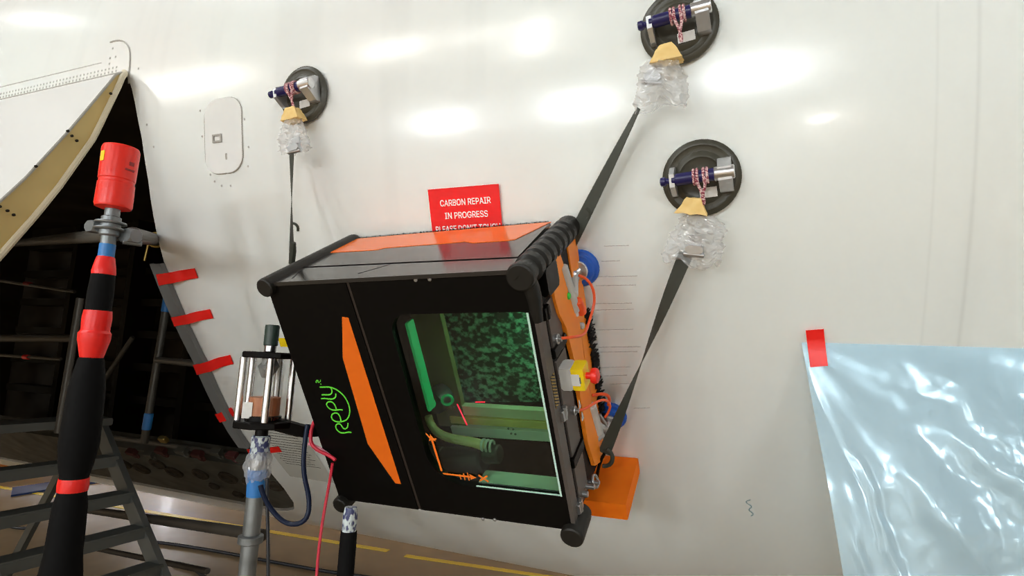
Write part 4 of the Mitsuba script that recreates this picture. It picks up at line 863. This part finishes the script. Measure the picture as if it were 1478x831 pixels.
# far things under the belly
P0 = [on_z(p, .02) for p in ((18, 703), (150, 684), (150, 693), (16, 714))]
lo = [p - [0, 0, .019] for p in P0]; one('blue_mat', trimesh.convex.convex_hull(np.vstack([P0, lo])), 'mat_blue', 'blue mat lying on the floor far behind the ladder', 'mat')
def crate(c, w, d, h, m, lab):
    o = hullbox(w, d, h, .02); i_ = m3.Manifold.cube((w - .08, d - .08, h), True).translate((0, 0, .06)); o_ = m3.Manifold.cube((w, d, h), True)
    r_ = o_ - i_; mm = r_.to_mesh(); t_ = tm(mm.vert_properties[:, :3], mm.tri_verts); t_.apply_translation([c[0], c[1], h / 2]); one('crate', t_, m, lab, 'crate', smooth=20)
c_ = on_z((12, 668), 0.); crate(c_, .6, .5, .35, 'crate_orange', 'orange crate on the floor far back at the left edge')
c_ = on_z((70, 660), 0.); crate(c_, .4, .4, .5, 'crate_blue', 'blue crate on the floor far back beside the padded pole')

# ================================================================== plastic film at lower right
def project(P): q = (np.asarray(P) - CAM) @ RC.T; return W / 2 + FOC * q[..., 0] / q[..., 2], H / 2 + FOC * q[..., 1] / q[..., 2]
top0 = FS(.12, .022, .004); drop = np.linspace(0, 1.05, 170); yf = top0[1] - .10 * drop; zf2 = top0[2] - drop
def edge_x(y, z):
    lo_, hi_ = -.2, .8
    for _ in range(40):
        m_ = (lo_ + hi_) / 2; px_, py_ = project([m_, y, z])
        if px_ < 1157 + (py_ - 495) * 60 / 336: lo_ = m_
        else: hi_ = m_
    return lo_
ex_ = np.array([edge_x(y, z) for y, z in zip(yf, zf2)]); nv = 210; v = np.linspace(0, 1, nv)
Xg = ex_[:, None] + (1.15 - ex_)[:, None] * v[None]; Dg = np.broadcast_to(drop[:, None], Xg.shape)
ang = np.arctan2(Dg, Xg - .11 + 1e-6); rad = np.hypot(Dg, Xg - .11)
fold = np.abs(meshkit.fbm(np.stack([ang * 3.4, rad * 1.5, 0 * ang], -1), 2, 4) - .5)
big = meshkit.fbm(np.stack([Xg * 3.2, Dg * 3.2, 0 * Xg + 3], -1), 2, 2) - .5
cr = np.abs(meshkit.fbm(np.stack([Xg * 8 + Dg * 5, Dg * 6 - Xg * 5, 0 * Xg], -1), 4, 9) - .5)
att = np.clip(Dg * 6, 0, 1)
out = att * (np.clip(rad, 0, .8) * .085 * fold + .10 * big * np.clip(rad * 2, 0, 1) + cr * .035 * np.clip((Xg - .2) * 3, .08, 1))
for px, ang_, sl_a, sl_b, am in (((1352, 728), 1.0, .11, .045, .022), ((1440, 606), .75, .12, .05, .024), ((1290, 790), 1.2, .18, .012, .010), ((1455, 690), .7, .15, .03, .018), ((1250, 815), 1.2, .06, .010, .008), ((1400, 790), .9, .08, .03, .014)):
    q_ = on_y(px, float(np.interp((px[1] - 495) / 420, [0, 1], [yf[0], yf[100]]))); du0, dv0 = Xg - q_[0], Dg - (top0[2] - q_[2]); ca, sa = math.cos(ang_), math.sin(ang_)
    du, dv = du0 * ca + dv0 * sa, -du0 * sa + dv0 * ca; wob = (meshkit.noise(np.stack([Xg * 22, Dg * 22, 0 * Xg + am * 90], -1), 5) - .5) * .03
    out = out + am * np.exp(-(du / sl_a) ** 2 - ((dv + wob) / sl_b) ** 2)
FILM = np.stack([Xg, np.broadcast_to(yf[:, None], Xg.shape) - out, np.broadcast_to(zf2[:, None], Xg.shape)], -1)
FL = thing('plastic_film', 'pale blue translucent plastic film hanging from red tape at lower right', 'plastic sheet')
obj('film', grid(FILM), 'film', FL, smooth=True)
def tape2():
    cs = [(1163, 477), (1189, 475), (1193, 519), (1168, 521)]; c = [np.array(surf(p, .01)) for p in cs]; u, w = np.meshgrid(np.linspace(0, 1, 6), np.linspace(0, 1, 12), indexing='ij')
    xs = (1 - w) * ((1 - u) * c[0][0] + u * c[1][0]) + w * ((1 - u) * c[3][0] + u * c[2][0]); s_ = (1 - w) * ((1 - u) * c[0][1] + u * c[1][1]) + w * ((1 - u) * c[3][1] + u * c[2][1])
    h_ = .009 + .003 * np.exp(-((w - .42) / .06) ** 2) + .050 * np.clip(w - .4, 0, 1); a = grid(FS(xs, s_, h_ + .001)); b = grid(FS(xs, s_, h_)); b.faces = b.faces[:, ::-1]; return cat(a, b)
one('red_tape_piece', tape2(), 'red_tape', 'red tape piece holding the corner of the plastic film', 'tape')
